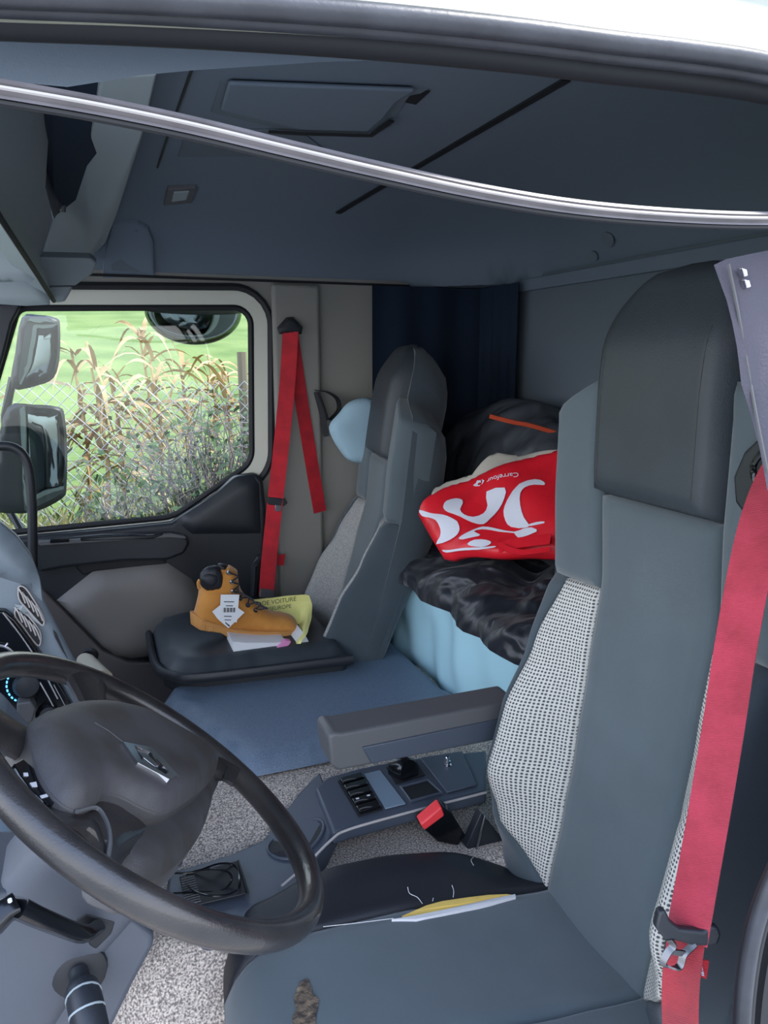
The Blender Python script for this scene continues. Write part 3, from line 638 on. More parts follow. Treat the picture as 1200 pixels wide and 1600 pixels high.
c2 = [(p.x, p.y) for p in crom([(a, b, 0) for a, b in c2], 3, True)]
bm = NB(); pillow(bm, c2, .010, .035, .022, wplace(H0)); obj('airbag_cover', bm, 'hub', whl, ang=70)
bm = NB(); prism(bm, [WC+WA*a+WB*b+WN*(H0+.001) for a, b in c2], -WN*.05); obj('hub_body', bm, 'hub', whl, bevel=.004)
lowr = [(60,1170),(200,1150),(338,1195),(334,1240),(315,1300),(280,1345),(232,1374),(200,1366),(168,1345),(164,1290),(150,1262),(95,1262)]
l2 = [w2(u, v, -.02) for u, v in lowr]; l2 = [(p.x, p.y) for p in crom([(a, b, 0) for a, b in l2], 3, True)]
bm = NB(); pillow(bm, l2, .012, .03, .018, wplace(-.022)); obj('lower_cover', bm, 'hub', whl, ang=70)
bm = NB(); prism(bm, [WC+WA*a+WB*b-WN*.022 for a, b in l2], -WN*.04); obj('lower_housing', bm, 'hub', whl, bevel=.004)
def spoke(p, w, hs=(-.004, -.006, 0)):
    bm = NB(); path = crom([wp(u, v, h) for (u, v), h in zip(p, (-.012, -.006, 0))], 5)
    n = len(path); sweep(bm, path, lambda t: circ(w(t), 12, .013), lambda i: WN.cross(path[min(i+1, n-1)]-path[max(i-1, 0)])); return obj('spoke', bm, 'wheel', whl)
spoke([(165,1150),(143,1098),(133,1064)], lambda t: .022+.020*abs(t-.4)**1.5*1.5)
spoke([(290,1190),(340,1198),(372,1212)], lambda t: .030+.020*abs(t-.4)**1.5)
spoke([(80,1190),(30,1160),(-20,1130)], lambda t: .030+.02*abs(t-.4)**1.5)
spoke([(180,1270),(140,1300),(110,1322)], lambda t: .042+.020*abs(t-.4)**1.5)
# grip pad edge on the lower spoke
bm = NB(); sweep(bm, crom([wp(u, v, .012) for u, v in [(120,1268),(150,1262),(166,1282),(172,1310),(168,1345)]], 4), circ(.0022, 6), WN); obj('spoke_seam', bm, 'plastic', whl)
# emblem
HE = H0+.0225
def epoly(px, nm, m, h0, t, par=whl, bev=.0008):
    bm = NB(); prism(bm, [wp(u, v, h0) for u, v in px], WN*t); return obj(nm, bm, m, par, smooth=False, bevel=bev)
em = obj('emblem', plate_hole([w2(u, v, HE) for u, v in [(190,1162),(236,1171),(276,1214),(262,1221),(213,1195)]], [w2(u, v, HE) for u, v in [(207,1168),(232,1178),(262,1210),(256,1213),(218,1190)]], lambda a, b: WC+WA*a+WB*b+WN*(HE-.002), WN*.005), 'chrome', whl, smooth=False, label='chrome diamond emblem')
epoly([(207,1168),(232,1178),(262,1210),(256,1213),(218,1190)], 'emblem_recess', 'blackgloss', HE-.004, .004, em, 0)
epoly([(213,1177),(226,1180),(246,1199),(240,1201),(222,1187)], 'emblem_core', 'chrome', HE-.001, .003, em, .0005)
bm = NB(); tube(bm, [wp(u, v, HE-.001) for u, v in [(148,1130),(170,1143),(192,1160),(236,1169),(278,1213)]], .0012, 6); obj('trim_line', bm, 'plastic', whl)
# thumb buttons on the left
sw = epoly([(14,1204),(28,1196),(46,1212),(66,1240),(84,1264),(66,1268),(40,1244),(24,1222)], 'button_strip', 'blackgloss', .0, .008)
epoly([(12,1208),(22,1206),(38,1230),(62,1262),(58,1268),(40,1256),(18,1228)], 'button_bezel', 'trimlight', -.003, .010)
for q_ in ([(36,1208),(43,1208),(44,1213),(37,1213)], [(46,1224),(56,1222),(58,1230),(50,1230)], [(62,1244),(72,1241),(75,1245),(65,1248)]): epoly(q_, 'button_symbol', 'bagwhite', .0082, .0006, sw, 0)

# column shroud and stalks
colm = thing('steering_column', 'dark grey steering column shroud below the steering wheel', 'steering column', P(150,1500,Y=.40))
bm = NB()
sh_px = [(-60,1395),(40,1392),(90,1388),(140,1400),(200,1420),(262,1345),(262,1392),(241,1476),(178,1620),(-60,1700)]
bm = NB(); prism(bm, [P(u, v, Y=.36) for u, v in [(-80,1400),(0,1396),(70,1388),(110,1390),(160,1408),(210,1440),(240,1462),(241,1478),(210,1535),(178,1600),(150,1660),(-80,1720)]], (0, .12, 0)); obj('shroud', bm, 'dashlow', colm, bevel=.012)
bm = NB(); p0 = WC-WN*.04; sweep(bm, [p0+Vector((0,0,0)), p0-WN*.14+Vector((-.02,0,0)), p0-WN*.35], rrect(.062,.075,.03,4), (0,1,0)); obj('column_tube', bm, 'dashlow', colm)
def clamp(): pass
st = thing('indicator_stalk', 'black indicator stalk pointing left out of the column shroud', 'stalk', P(150,1445,Y=.34))
bm = NB(); prism(bm, [P(u, v, Y=.350) for u, v in [(117,1438),(135,1428),(180,1441),(174,1460),(150,1484),(140,1478)]], (0, .012, 0)); obj('stalk_boot', bm, 'rubberdark', st, bevel=.002)
bm = NB(); pth = [P(150,1452,Y=.345), P(125,1458,Y=.32), P(70,1438,Y=.29), P(22,1416,Y=.27)]; sweep(bm, crom(pth, 5), lambda t: rrect(.010+.004*t, .007+.002*t, .004, 3), (0, -1, 1)); obj('lever', bm, 'blackgloss', st)
bm = NB(); pth = [P(22,1416,Y=.272), P(8,1424,Y=.268), P(-12,1445,Y=.262), P(-40,1470,Y=.26)]; sweep(bm, pth, rrect(.014,.010,.004,3), (0,-1,1)); obj('lever_end', bm, 'blackgloss', st)
bm = NB(); tube(bm, [P(15,1405,Y=.262), P(16,1409,Y=.262)], .002, 8); obj('lever_symbol', bm, 'bagwhite', st)
s2 = thing('wiper_stalk', 'black control stalk with two pale rings pointing down from the column', 'stalk', P(140,1520,Y=.34))
bm = NB(); lathe(bm, P(124,1515,Y=.358), (0,-1,.15), [(0,.030),(.006,.029),(.010,.022),(.012,.008)], 20); obj('stalk_boot', bm, 'rubberdark', s2)
c_ = [P(122,1518,Y=.345), P(128,1545,Y=.325), P(136,1580,Y=.30), P(148,1640,Y=.27)]
bm = NB(); sweep(bm, crom(c_, 6), lambda t: circ(.0105+.0075*sstep(t, .15, .35)), (1,0,0)); obj('lever', bm, 'black', s2)
for k in (8, 12): 
    pp = crom(c_, 6); d_ = (pp[k+1]-pp[k]).normalized(); bm = NB(); lathe(bm, pp[k], d_, [(0,.0185),(.0015,.0187),(.002,.0185)], 24); obj('ring', bm, 'trimlight', s2)

# ================================================================== CONSOLE ON THE TUNNEL
ZK = .52
con = thing('centre_console', 'dark blue-grey plastic centre console with switches beside the driver armrest', 'centre console', P(600,1250,Z=.46))
kp = lambda u, v, z=ZK: P(u, v, Z=z)
top = [(492,1232),(510,1214),(560,1200),(620,1188),(700,1178),(760,1172),(760,1236),(700,1250),(640,1266),(575,1284),(545,1292),(520,1300)]
bm = NB(); prism(bm, [kp(u, v) for u, v in top], (0, 0, -.028)); body = obj('console_body', bm, 'console', con, bevel=.006)
low = [(262,1350),(300,1340),(360,1322),(410,1300),(440,1270),(470,1243),(500,1225),(530,1300),(508,1330),(480,1352),(430,1400),(390,1425),(320,1440),(255,1428)]
def lowz(x): return .475+.045*sstep(x, .27, .39)
l3 = [kp(u, v, .49) for u, v in low]
bm = NB(); prism(bm, [Vector((p.x, p.y, lowz(p.x))) for p in l3], (0, 0, -.05)); obj('front_tray_body', bm, 'console', con, bevel=.006)
bm = NB(); sweep(bm, crom([kp(u, v, .519) for u, v in [(760,1238),(640,1269),(545,1296)]]+[kp(518,1312,.515), kp(480,1350,.50), kp(440,1385,.488)], 4), circ(.0024, 8), (0,0,1)); obj('edge_moulding', bm, 'palerib', con)
# cup holder
cup = kp(462,1290,.515)
bm = NB(); e1 = [Vector((cup.x+.052*math.cos(t), cup.y+.040*math.sin(t), .0)) for t in [2*math.pi*i/28 for i in range(28)]]
e1 = [Vector((p.x, p.y, .475+.045*sstep(p.x, .27, .39)+.0015)) for p in e1]
sweep(bm, e1, circ(.003, 8), (0,0,1), closed=True); obj('cup_holder_rim', bm, 'console', con)
bm = NB(); prism(bm, [v+Vector((0,0,.001)) for v in e1], (0,0,-.004)); obj('cup_holder_shade', bm, 'rubberdark', con, smooth=False)  # flat dark disc, colour standing in for the shade down the cup hole
# switch bank
def inq(q, a, b): 
    q = [Vector(x) for x in q]; return (q[0]*(1-a)+q[1]*a)*(1-b)+(q[3]*(1-a)+q[2]*a)*b
Q = [kp(528,1222,ZK+.001), kp(566,1211,ZK+.001), kp(598,1266,ZK+.001), kp(560,1277,ZK+.001)]
bm = NB(); prism(bm, Q, (0,0,.003)); obj('switch_panel', bm, 'rubberdark', con, smooth=False)
for k in range(5):
    a, b = k/5+.02, (k+1)/5-.03
    q4 = [inq(Q, .06, a), inq(Q, .94, a), inq(Q, .94, b), inq(Q, .06, b)]
    bm = NB(); tp = [v+Vector((0,0,.004)) for v in q4]; prism(bm, tp, (0,0,.006)); swt = obj('rocker_switch', bm, 'blackgloss', con, bevel=.0015)
    e_ = [inq(Q, t, b-.015)+Vector((0,0,.0105+.002*math.sin(t*6.3))) for t in (.06,.2,.35,.5,.65,.8,.94)]
    bm = NB(); tube(bm, e_, .0009, 5); obj('switch_edge', bm, 'plastic', swt)
    if k == 3:
        for t in (.25, .7): 
            c0 = inq(Q, t, (a+b)/2-.02)+Vector((0,0,.0102)); bm = NB(); box(bm, c0-Vector((.003,.002,0)), c0+Vector((.003,.002,.0005))); obj('switch_symbol', bm, 'bagwhite', swt, smooth=False)
quadprism([kp(569,1211,ZK+.001), kp(594,1205,ZK+.001), kp(634,1257,ZK+.001), kp(602,1265,ZK+.001)], (0,0,.003), 'grey_blank_plate', 'screen', con, .001)
# round knob
kb = kp(632,1210,ZK); bm = NB(); prism(bm, [kp(u, v, ZK+.001) for u, v in [(603,1200),(650,1190),(664,1212),(618,1226)]], (0,0,.002)); obj('knob_well', bm, 'rubberdark', con, smooth=False)
bm = NB(); lathe(bm, kb+Vector((-.006,.022,.004)), (.25,-1,.30), [(0,.022),(.004,.027),(.036,.026),(.043,.022),(.044,.004)], 28); obj('rotary_knob', bm, 'blackgloss', con)
# little tray
tq = [kp(626,1232,ZK), kp(668,1221,ZK), kp(690,1241,ZK), kp(642,1254,ZK)]
bm = NB(); prism(bm, [v+Vector((0,0,.0005)) for v in tq], (0,0,.002)); obj('coin_tray', bm, 'rubberdark', con, bevel=.001)
bm = NB(); sweep(bm, [v+Vector((0,0,.003)) for v in crom(tq, 1, True)], circ(.003, 6), (0,0,1), closed=True); obj('coin_tray_rim', bm, 'console', con)
quadprism([kp(656,1186,ZK+.001), kp(722,1176,ZK+.001), kp(745,1228,ZK+.001), kp(698,1240,ZK+.001)], (0,0,.004), 'storage_lid', 'console', con, .002)
bm = NB(); b0 = kp(699,1196,ZK+.003); lathe(bm, b0, (0,0,1), [(0,.009),(.002,.009),(.003,.0055),(.006,.005),(.007,.007),(.010,.007),(.011,.0035),(.016,.003),(.018,.0045),(.020,.003)], 18); obj('chrome_pin', bm, 'chrome', con, label='small chrome socket pin')
# phone tray with cable
tr_ = [kp(280,1372,.482), kp(372,1347,.482), kp(386,1398,.482), kp(292,1420,.482)]
bm = NB(); prism(bm, tr_, (0,0,.004)); obj('phone_tray', bm, 'rubberdark', con, bevel=.002)
bm = NB()
for k in range(12):
    a = kp(283+3*k*.2, 1374+k*3.6, .488); b = kp(304+k*.9, 1368+k*3.6, .488); tube(bm, [a, b], .0012, 5)
obj('ribbed_mat', bm, 'plastic', con)
bm = NB(); ribbon(bm, [kp(372,1346,.492), kp(388,1395,.492)], .006, (0,0,1), .003); obj('tray_end', bm, 'rubberdark', con)
cb = [(255,1364),(300,1363),(340,1350),(365,1352),(374,1372),(368,1392),(340,1400),(310,1395),(290,1380),(295,1365),(325,1358),(355,1362),(362,1376),(345,1392),(310,1394),(270,1396)]
bm = NB(); tube(bm, crom([kp(u, v, .492+.008*math.sin(i*1.3)) for i, (u, v) in enumerate(cb)], 5), .0018, 6); obj('charging_cable', bm, 'blackgloss', label='thin coiled black cable lying in the console phone tray', cat='cable')

# ================================================================== DASHBOARD
da = thing('dashboard', 'blue-grey dashboard with air vents and black control panel left of the steering wheel', 'dashboard', P(0,1100,Y=1.15))
YD = 1.12
bd = [(-260,800),(-60,800),(0,812),(30,838),(52,868),(66,905),(72,940),(90,975),(112,1018),(136,1062),(150,1100),(146,1200),(60,1500),(-260,1500)]
bm = NB(); prism(bm, [P(u, v, Y=YD) for u, v in bd], (-.09, .33, .0)); obj('dash_body', bm, 'dash', da, bevel=.02)
bm = NB(); pillow(bm, [(lambda p: (p.x, p.z))(P(u, v, Y=YD)) for u, v in [(-200,810),(-60,806),(0,818),(28,842),(50,872),(62,905),(66,940),(40,915),(0,902),(-200,890)]], .02, .05, .035, lambda a, b, c: Vector((a, YD-c, b))); obj('dash_cowl', bm, 'dash', da, ang=70)
def vent(px, n, nm):
    o2 = [(lambda p: (p.x, p.z))(P(u, v, Y=YD-.006)) for u, v in px]; o2 = [(p.x, p.y) for p in crom([(a, b, 0) for a, b in o2], 3, True)]
    bm = NB(); prism(bm, [Vector((a, YD-.008, b)) for a, b in o2], (0, .01, 0)); v_ = obj(nm, bm, 'rubberdark', da, smooth=False)
    bm = NB(); sweep(bm, [Vector((a, YD-.010, b)) for a, b in o2], circ(.0016, 6), (0,1,0), closed=True); obj('vent_frame', bm, 'palerib', v_)
    xs = [a for a, b in o2]; x0, x1 = min(xs), max(xs)
    c0 = Vector(((px[0][0]+px[-1][0])/2, (px[0][1]+px[-1][1])/2, 0)); m_ = len(px)//2; c1 = Vector(((px[m_-1][0]+px[m_][0])/2, (px[m_-1][1]+px[m_][1])/2, 0))
    for k in range(n):
        t = (k+.7)/(n+.4); c = c0.lerp(c1, t); bm = NB(); sweep(bm, crom([P(c.x-7, c.y-12, Y=YD-.011), P(c.x-1, c.y-3, Y=YD-.015), P(c.x+5, c.y+12, Y=YD-.011)], 3), circ(.0010, 6, .0016), (0,1,0)); obj('vent_blade', bm, 'palerib', v_)
vent([(30,916),(40,918),(52,935),(64,955),(69,970),(66,976),(56,966),(42,950),(30,935)], 5, 'air_vent')
vent([(26,950),(38,955),(50,968),(62,985),(64,1000),(60,1008),(48,995),(36,978),(24,962)], 5, 'air_vent')
bm = NB(); pillow(bm, [(lambda p: (p.x, p.z))(P(u, v, Y=YD-.008)) for u, v in [(22,944),(36,946),(52,962),(62,976),(50,968),(34,958)]], .008, .01, .008, lambda a, b, c: Vector((a, YD-.008-c, b))); obj('vent_divider', bm, 'trimlight', da)
bp = [(-200,940),(-10,954),(8,955),(24,968),(48,1000),(75,1040),(98,1075),(118,1112),(140,1180),(80,1420),(-200,1500)]
bm = NB(); prism(bm, [P(u, v, Y=YD-.02) for u, v in bp], (0, .03, 0)); obj('control_panel', bm, 'blackgloss', da, bevel=.004)
for px in ([(4,957),(30,990),(60,1035),(90,1092)], [(0,1085),(14,1108),(26,1130)], [(62,1066),(80,1098),(94,1128)], [(84,1070),(98,1096),(106,1112)]):
    bm = NB(); tube(bm, crom([P(u, v, Y=YD-.022) for u, v in px], 4), .0022 if px[0][0] != 84 else .0012, 6); obj('chrome_strip', bm, 'steel', da)
bm = NB(); c = P(-6,1035,Y=YD-.025); tube(bm, [c+Vector((.034*math.cos(t), 0, .034*math.sin(t))) for t in [2*math.pi*i/28 for i in range(28)]], .003, 6, side=(0,1,0), closed=True); g1 = obj('gauge_ring', bm, 'steel', da)
bm = NB(); tube(bm, [P(8,1010,Y=YD-.026), P(12,1005,Y=YD-.026)], .0016, 5); obj('gauge_mark', bm, 'bagwhite', g1)
def knob(u, v, r, nm):
    bm = NB(); lathe(bm, P(u, v, Y=YD-.018), (.25,-1,.2), [(0,r),(.012,r*.98),(.022,r*.85),(.024,r*.4)], 24); return obj(nm, bm, 'black', da)
k1 = knob(40, 1070, .024, 'climate_knob'); k2 = knob(72, 1116, .020, 'climate_knob')
for k in range(8):
    t = math.radians(150+k*14); c = P(38,1070,Y=YD-.023); bm = NB(); tube(bm, [c+Vector((.031*math.cos(t+d), 0, .036*math.sin(t+d))) for d in (-.06, .06)], .0016, 5); obj('dial_light', bm, 'led', da)
bm = NB(); prism(bm, [P(u, v, Y=YD-.05) for u, v in [(26,1100),(48,1096),(56,1108),(50,1128),(26,1132)]], (0, .04, 0)); obj('control_button', bm, 'plastic', da, bevel=.003)
bm = NB(); prism(bm, [P(u, v, Y=YD-.003) for u, v in [(83,985),(88,990),(100,1018),(106,1030),(98,1018),(86,996)]], (0, .004, 0)); obj('glove_seam', bm, 'rubberdark', da, smooth=False)
# lower dash beside the column, sky reflection put into its colour
bm = NB(); prism(bm, [P(u, v, Y=.60) for u, v in [(-200,1180),(-40,1200),(40,1290),(95,1360),(110,1440),(-200,1480)]], (0, .30, 0)); obj('lower_dash', bm, 'dash_sky_tint', da, bevel=.03)
bm = NB(); prism(bm, [P(u, v, Y=.74) for u, v in [(150,1085),(205,1100),(240,1118),(250,1150),(130,1250),(90,1240)]], (0, .2, -.0)); 
bm.free()
bm = NB(); c0 = P(158,1064,Y=1.46); c1 = P(130,1030,Y=1.56); lathe(bm, c0, c1-c0, [(0,.030),((c1-c0).length*.85,.024),((c1-c0).length,.018)], 18); lev = thing('dash_lever', 'cream capped lever end poking out behind the steering wheel', 'lever', c0); obj('cap', bm, 'creamknob', lev)
bm = NB(); d_ = 0; lathe(bm, P(138,1029,Y=1.57), (.2,1,.1), [(0,.022),(.02,.022)], 16); obj('socket', bm, 'rubberdark', lev)
# grab handle
bm = NB(); tube(bm, crom([P(u, v, Y=1.78) for u, v in [(-40,700),(0,697),(22,700),(38,714),(46,740),(50,790),(51,840),(52,900)]], 6), .0125, 12); obj('grab_handle', bm, 'black', label='bent black grab handle rising beside the lower outside mirror', cat='grab handle')

# ================================================================== FAR BELT
fb = thing('seat_belt', 'bright red safety belt hanging from the far door pillar behind the boot', 'seat belt', P(410,930,Y=1.86), 'red safety belts')
bm = NB(); ribbon(bm, crom([P(454,515,Y=1.955), P(449,600,Y=1.95), P(437,720,Y=1.93), P(428,800,Y=1.92), P(420,880,Y=1.92), P(416,932,Y=1.92)], 4), .049, (1,-.25,0)); obj('webbing', bm, 'belt', fb)
bm = NB(); ribbon(bm, crom([P(455,516,Y=1.965), P(467,600,Y=1.965), P(483,700,Y=1.965), P(500,800,Y=1.965)], 4), .045, (1,.15,0)); obj('return_webbing', bm, 'belt', fb)
bm = NB(); pillow(bm, [(lambda p: (p.x, p.z))(P(u, v, Y=1.965)) for u, v in [(433,512),(447,496),(458,495),(473,511),(471,522),(436,522)]], .008, .015, .02, lambda a, b, c: Vector((a, 1.965-c, b))); obj('anchor_cover', bm, 'black', fb)
bm = NB(); prism(bm, [P(u, v, Y=1.915) for u, v in [(417,777),(446,779),(450,786),(444,791),(420,789)]], (0, .014, 0)); obj('tongue_grip', bm, 'black', fb, bevel=.003)
bm = NB(); prism(bm, [P(u, v, Y=1.913) for u, v in [(430,789),(440,790),(439,799),(430,799)]], (0, .004, 0)); obj('metal_tongue', bm, 'steel', fb, bevel=.001)
bm = NB(); prism(bm, [P(u, v, Y=1.91) for u, v in [(408,921),(428,922),(428,935),(406,934)]], (0, .02, 0)); obj('anchor_plate', bm, 'plastic', fb, bevel=.002)
bm = NB(); prism(bm, [P(u, v, Y=1.93) for u, v in [(435,867),(446,866),(443,884),(433,883)]], (0, .004, 0)); obj('label_tab', bm, 'belt', fb, smooth=False)
# strap loop on the far wall
bm = NB(); ribbon(bm, crom([P(u, v, Y=1.95) for u, v in [(493,610),(510,612),(526,622),(530,638),(522,650),(512,656),(506,640),(496,614)]], 3), .022, (.35,-1,.0), .003)
ribbon(bm, crom([P(u, v, Y=1.952) for u, v in [(494,612),(503,645),(510,682)]], 3), .018, (1,-.2,0), .003); obj('strap_loop', bm, 'rubberdark', label='black fabric strap loop hanging on the wall behind the passenger seat', cat='strap')
# ================================================================== CURTAIN, BED
def cur(a, b):
    # runs along the far wall then around the corner onto the back wall
    L = a*1.0; z = .55+1.03*b; fold = .010*math.sin(L*46)+.006*math.sin(L*23+1)
    x1 = 1.265; la = x1-.868
    if L < la: return Vector((.868+L, 1.965-.01+fold*.5, z))
    return Vector((x1-.01+fold*.3, 1.955-(L-la)*.28/(1-la)*.9, z))
bm = NB(); grid(bm, cur, 80, 6, back=lambda a, b: cur(a, b)+Vector((.004, .006, 0))); obj('curtain', bm, 'navy', label='dark navy blackout curtain hanging in the far rear corner behind the bunk', cat='curtain', ang=80)
bm = NB(); box(bm, (.84, .10, .04), (1.295, 1.95, .50)); obj('bunk_base', bm, 'black', label='dark bunk base box behind the two seats', cat='bunk', bevel=.01)
rs = random.Random(5)
def wr(y, z): return .010*math.sin(y*17+z*6)+.006*math.sin(y*39-z*15)+.004*math.sin(z*33+y*9)
bm = NB()
def sheet(a, b):
    y = .2+1.72*a; 
    if b < .7: z = .47+.27*(b/.7); return Vector((.822+wr(y, z)-.004*math.sin(b*4), y, z))
    k = (b-.7)/.3; return Vector((.822+.46*k+wr(y,.7)*(1-k), y, .74+.02*math.sin(k*3)))
grid(bm, sheet, 90, 26, back=lambda a, b: Vector((max(.845, sheet(a,b).x+.01), .2+1.72*a, min(.72, sheet(a,b).z-.01)) ) if b >= .7 else sheet(a, b)+Vector((.018,0,0)))
obj('bed_sheet', bm, 'sheet', label='light blue sheet hanging over the front of the bunk mattress', cat='sheet', ang=80)
def blob(name, m, cx, cy, z0, rx, ry, h, amp, fr, lab, cat, seed=0, nn=70, p=2.6, hz=None):
    r = random.Random(seed); ph = [r.uniform(0, 6) for _ in range(8)]
    def f(a, b):
        t = 2*math.pi*a; q = math.pi*.5*b; c = math.cos(q); s = math.sin(q); ce, se = math.cos(t), math.sin(t)
        sc = (abs(ce)**p+abs(se)**p)**(-1/p); x = cx+rx*c*ce*sc; y = cy+ry*c*se*sc; z = z0+h*s**.8
        wv = math.sin(x*fr+ph[0]+2.1*math.sin(y*fr*.6+ph[1]))+.7*math.sin(y*fr*1.5+ph[2]+1.8*math.sin(x*fr*.9+ph[3]))+.4*math.sin((x+y+z)*fr*2.6+ph[4])
        n_ = Vector((ce*c, se*c, s+.2)).normalized(); q_ = Vector((x, y, z))+n_*wv*amp
        if hz: q_.z += hz(q_.x, q_.y)
        return q_
    bm = NB(); grid(bm, f, nn*2, nn); bmesh.ops.remove_doubles(bm, verts=bm.verts, dist=1e-5)
    return obj(name, bm, m, label=lab, cat=cat, ang=180)
blob('duvet', 'duvet', 1.035, 1.10, .745, .275, .87, .11, .014, 24, 'crumpled black duvet heaped on the bunk under the red bag', 'duvet', 4)
blob('bedding_bag', 'darkcloth', 1.165, 1.45, .80, .15, .50, .33, .010, 16, 'dark grey padded cloth bundle with orange trim behind the red bag', 'bundle', 9, hz=lambda x, y: .02+.08*sstep(y, .9, 1.5))
bm = NB(); tube(bm, crom([PD(u, v, 1.99) for u, v in [(765,650),(800,659),(830,665),(885,681)]], 5), .006, 6)
obj('orange_piping', bm, 'orange', label='orange edging strip along the top of the dark cloth bundle', cat='trim strip')
bm = NB(); pillow(bm, smooth2([(lambda p: (p.x, p.z))(P(u, v, Y=1.88)) for u, v in [(514,668),(530,645),(546,628),(575,622),(610,640),(615,690),(590,722),(550,722),(528,700)]], 4), .012, .05, .03, lambda a, b, c: Vector((a, 1.88-c, b)), back=1); obj('pillow', bm, 'pillow', label='pale blue pillow squeezed between the passenger seat and the far wall', cat='pillow', ang=90)

# ================================================================== RED BAG
B0 = PD(650,795,2.00); B1 = PD(850,700,1.92); B2 = PD(850,862,1.70)
BN = (B1-B0).cross(B2-B0).normalized()
if BN.dot(CAM-B0) < 0: BN = -BN
BU = (B1-B0).normalized(); BV = BN.cross(BU)
def b2(u, v): d = PP(u, v, B0, BN)-B0; return (d.dot(BU), d.dot(BV))
def bh(a, b): return .006*math.sin(a*34+b*12)+.005*math.sin(b*48-a*20+1)
def bplace(off): return lambda a, b, c=0: B0+BU*a+BV*b+BN*(c+off+bh(a, b))
bag = thing('shopping_bag', 'red and white supermarket carrier bag lying upside down on the dark duvet', 'bag', PP(760,862,B0,BN))
bpx = [(649,797),(658,782),(700,752),(760,730),(850,700),(900,690),(900,862),(850,860),(800,862),(760,863),(700,866),(686,862),(668,832),(655,810)]
bo = [b2(u, v) for u, v in bpx]
bm = NB(); pillow(bm, bo, .012, .03, .02, bplace(-.02), back=1.5); obj('bag_body', bm, 'red', bag, ang=90)
bb = [b2(u, v) for u, v in [(665,778),(668,752),(690,738),(730,730),(755,705),(770,694),(810,693),(900,686),(900,705),(850,712),(760,738),(700,762)]]
bm = NB(); pillow(bm, bb, .012, .012, .008, bplace(-.034), back=2); obj('bag_lining', bm, 'beige', bag, ang=90, label='beige inner side of the bag mouth')
S = 250/1200.; cvt = lambda L: [(620+x*S, 620+y*S) for x, y in L]
shapes = [
 [(355,820),(375,780),(440,757),(490,775),(502,810),(485,860),(510,890),(570,895),(640,860),(672,800),(675,715),(812,685),(805,760),(760,840),(700,910),(655,962),(590,950),(480,910),(400,890),(362,855)],
 [(925,660),(1040,626),(1110,650),(1110,675),(1040,680),(975,700),(940,745),(935,830),(950,900),(990,955),(960,970),(850,965),(815,930),(803,860),(830,780)],
 [(172,855),(240,870),(340,900),(440,935),(465,955),(475,1000),(455,1040),(400,1070),(290,1098),(325,1050),(335,1000),(300,940),(240,905),(185,890)],
 [(470,1070),(520,1040),(600,1005),(650,985),(740,990),(870,995),(940,975),(1000,975),(1030,990),(1055,1020),(905,1045),(870,1005),(760,1010),(650,1010),(590,1030),(640,1055),(600,1075),(510,1090)],
 [(545,1125),(600,1095),(680,1085),(710,1095),(690,1120),(640,1140),(570,1140)],
 [(330,1135),(400,1150),(500,1155),(620,1145),(730,1120),(735,1130),(620,1160),(480,1172),(370,1165)],
 [(985,950),(1050,945),(1112,955),(1112,968),(1000,965)],
]
for k, L in enumerate(shapes):
    pol = [b2(u, v) for u, v in cvt(L)]; pol = [(p.x, p.y) for p in crom([(a, b, 0) for a, b in pol], 2, True)]
    bm = NB(); pillow(bm, pol, .010, .001, .0004, bplace(.0025)); obj('bag_print', bm, 'bagwhite', bag, smooth=True, ang=90)
tp = PP(787,749,B0,BN)
bm = NB(); ta = PP(766,752,B0,BN)-PP(808,741,B0,BN); tx = text_mesh('Carrefour', .045, .0002); ax_ = ta.normalized(); ay_ = BN.cross(ax_)
sc = (PP(762,753,B0,BN)-PP(810,740,B0,BN)).length/(max(v.co.x for v in tx.verts)-min(v.co.x for v in tx.verts)); mp = {}
for v in tx.verts:
    p = tp+ax_*v.co.x*sc+ay_*v.co.y*sc; d = p-B0; mp[v.index] = bm.verts.new(bplace(.004+v.co.z)(d.dot(BU), d.dot(BV)))
for f_ in tx.faces: bm.faces.new([mp[v.index] for v in f_.verts])
tx.free(); obj('bag_lettering', bm, 'bagwhite', bag, smooth=False)
for L in ([(566,655),(590,640),(600,622),(632,630),(635,650),(615,645),(605,655),(618,668),(632,662),(625,675),(600,672),(585,668)], [(638,622),(664,640),(650,660),(640,668),(648,642)]):
    bm = NB(); pillow(bm, [b2(u, v) for u, v in cvt(L)], .006, .001, .0004, bplace(.0028)); obj('bag_logo', bm, 'bagwhite', bag, smooth=False)
bm = NB(); ribbon(bm, crom([PP(u, v, B0+BN*.018, BN) for u, v in [(779,856),(800,850),(825,846),(860,842)]], 4), .030, BV); ribbon(bm, crom([PP(u, v, B0+BN*.026, BN) for u, v in [(782,853),(800,860),(820,863),(860,858)]], 4), .014, BV); obj('bag_handle', bm, 'red', bag)

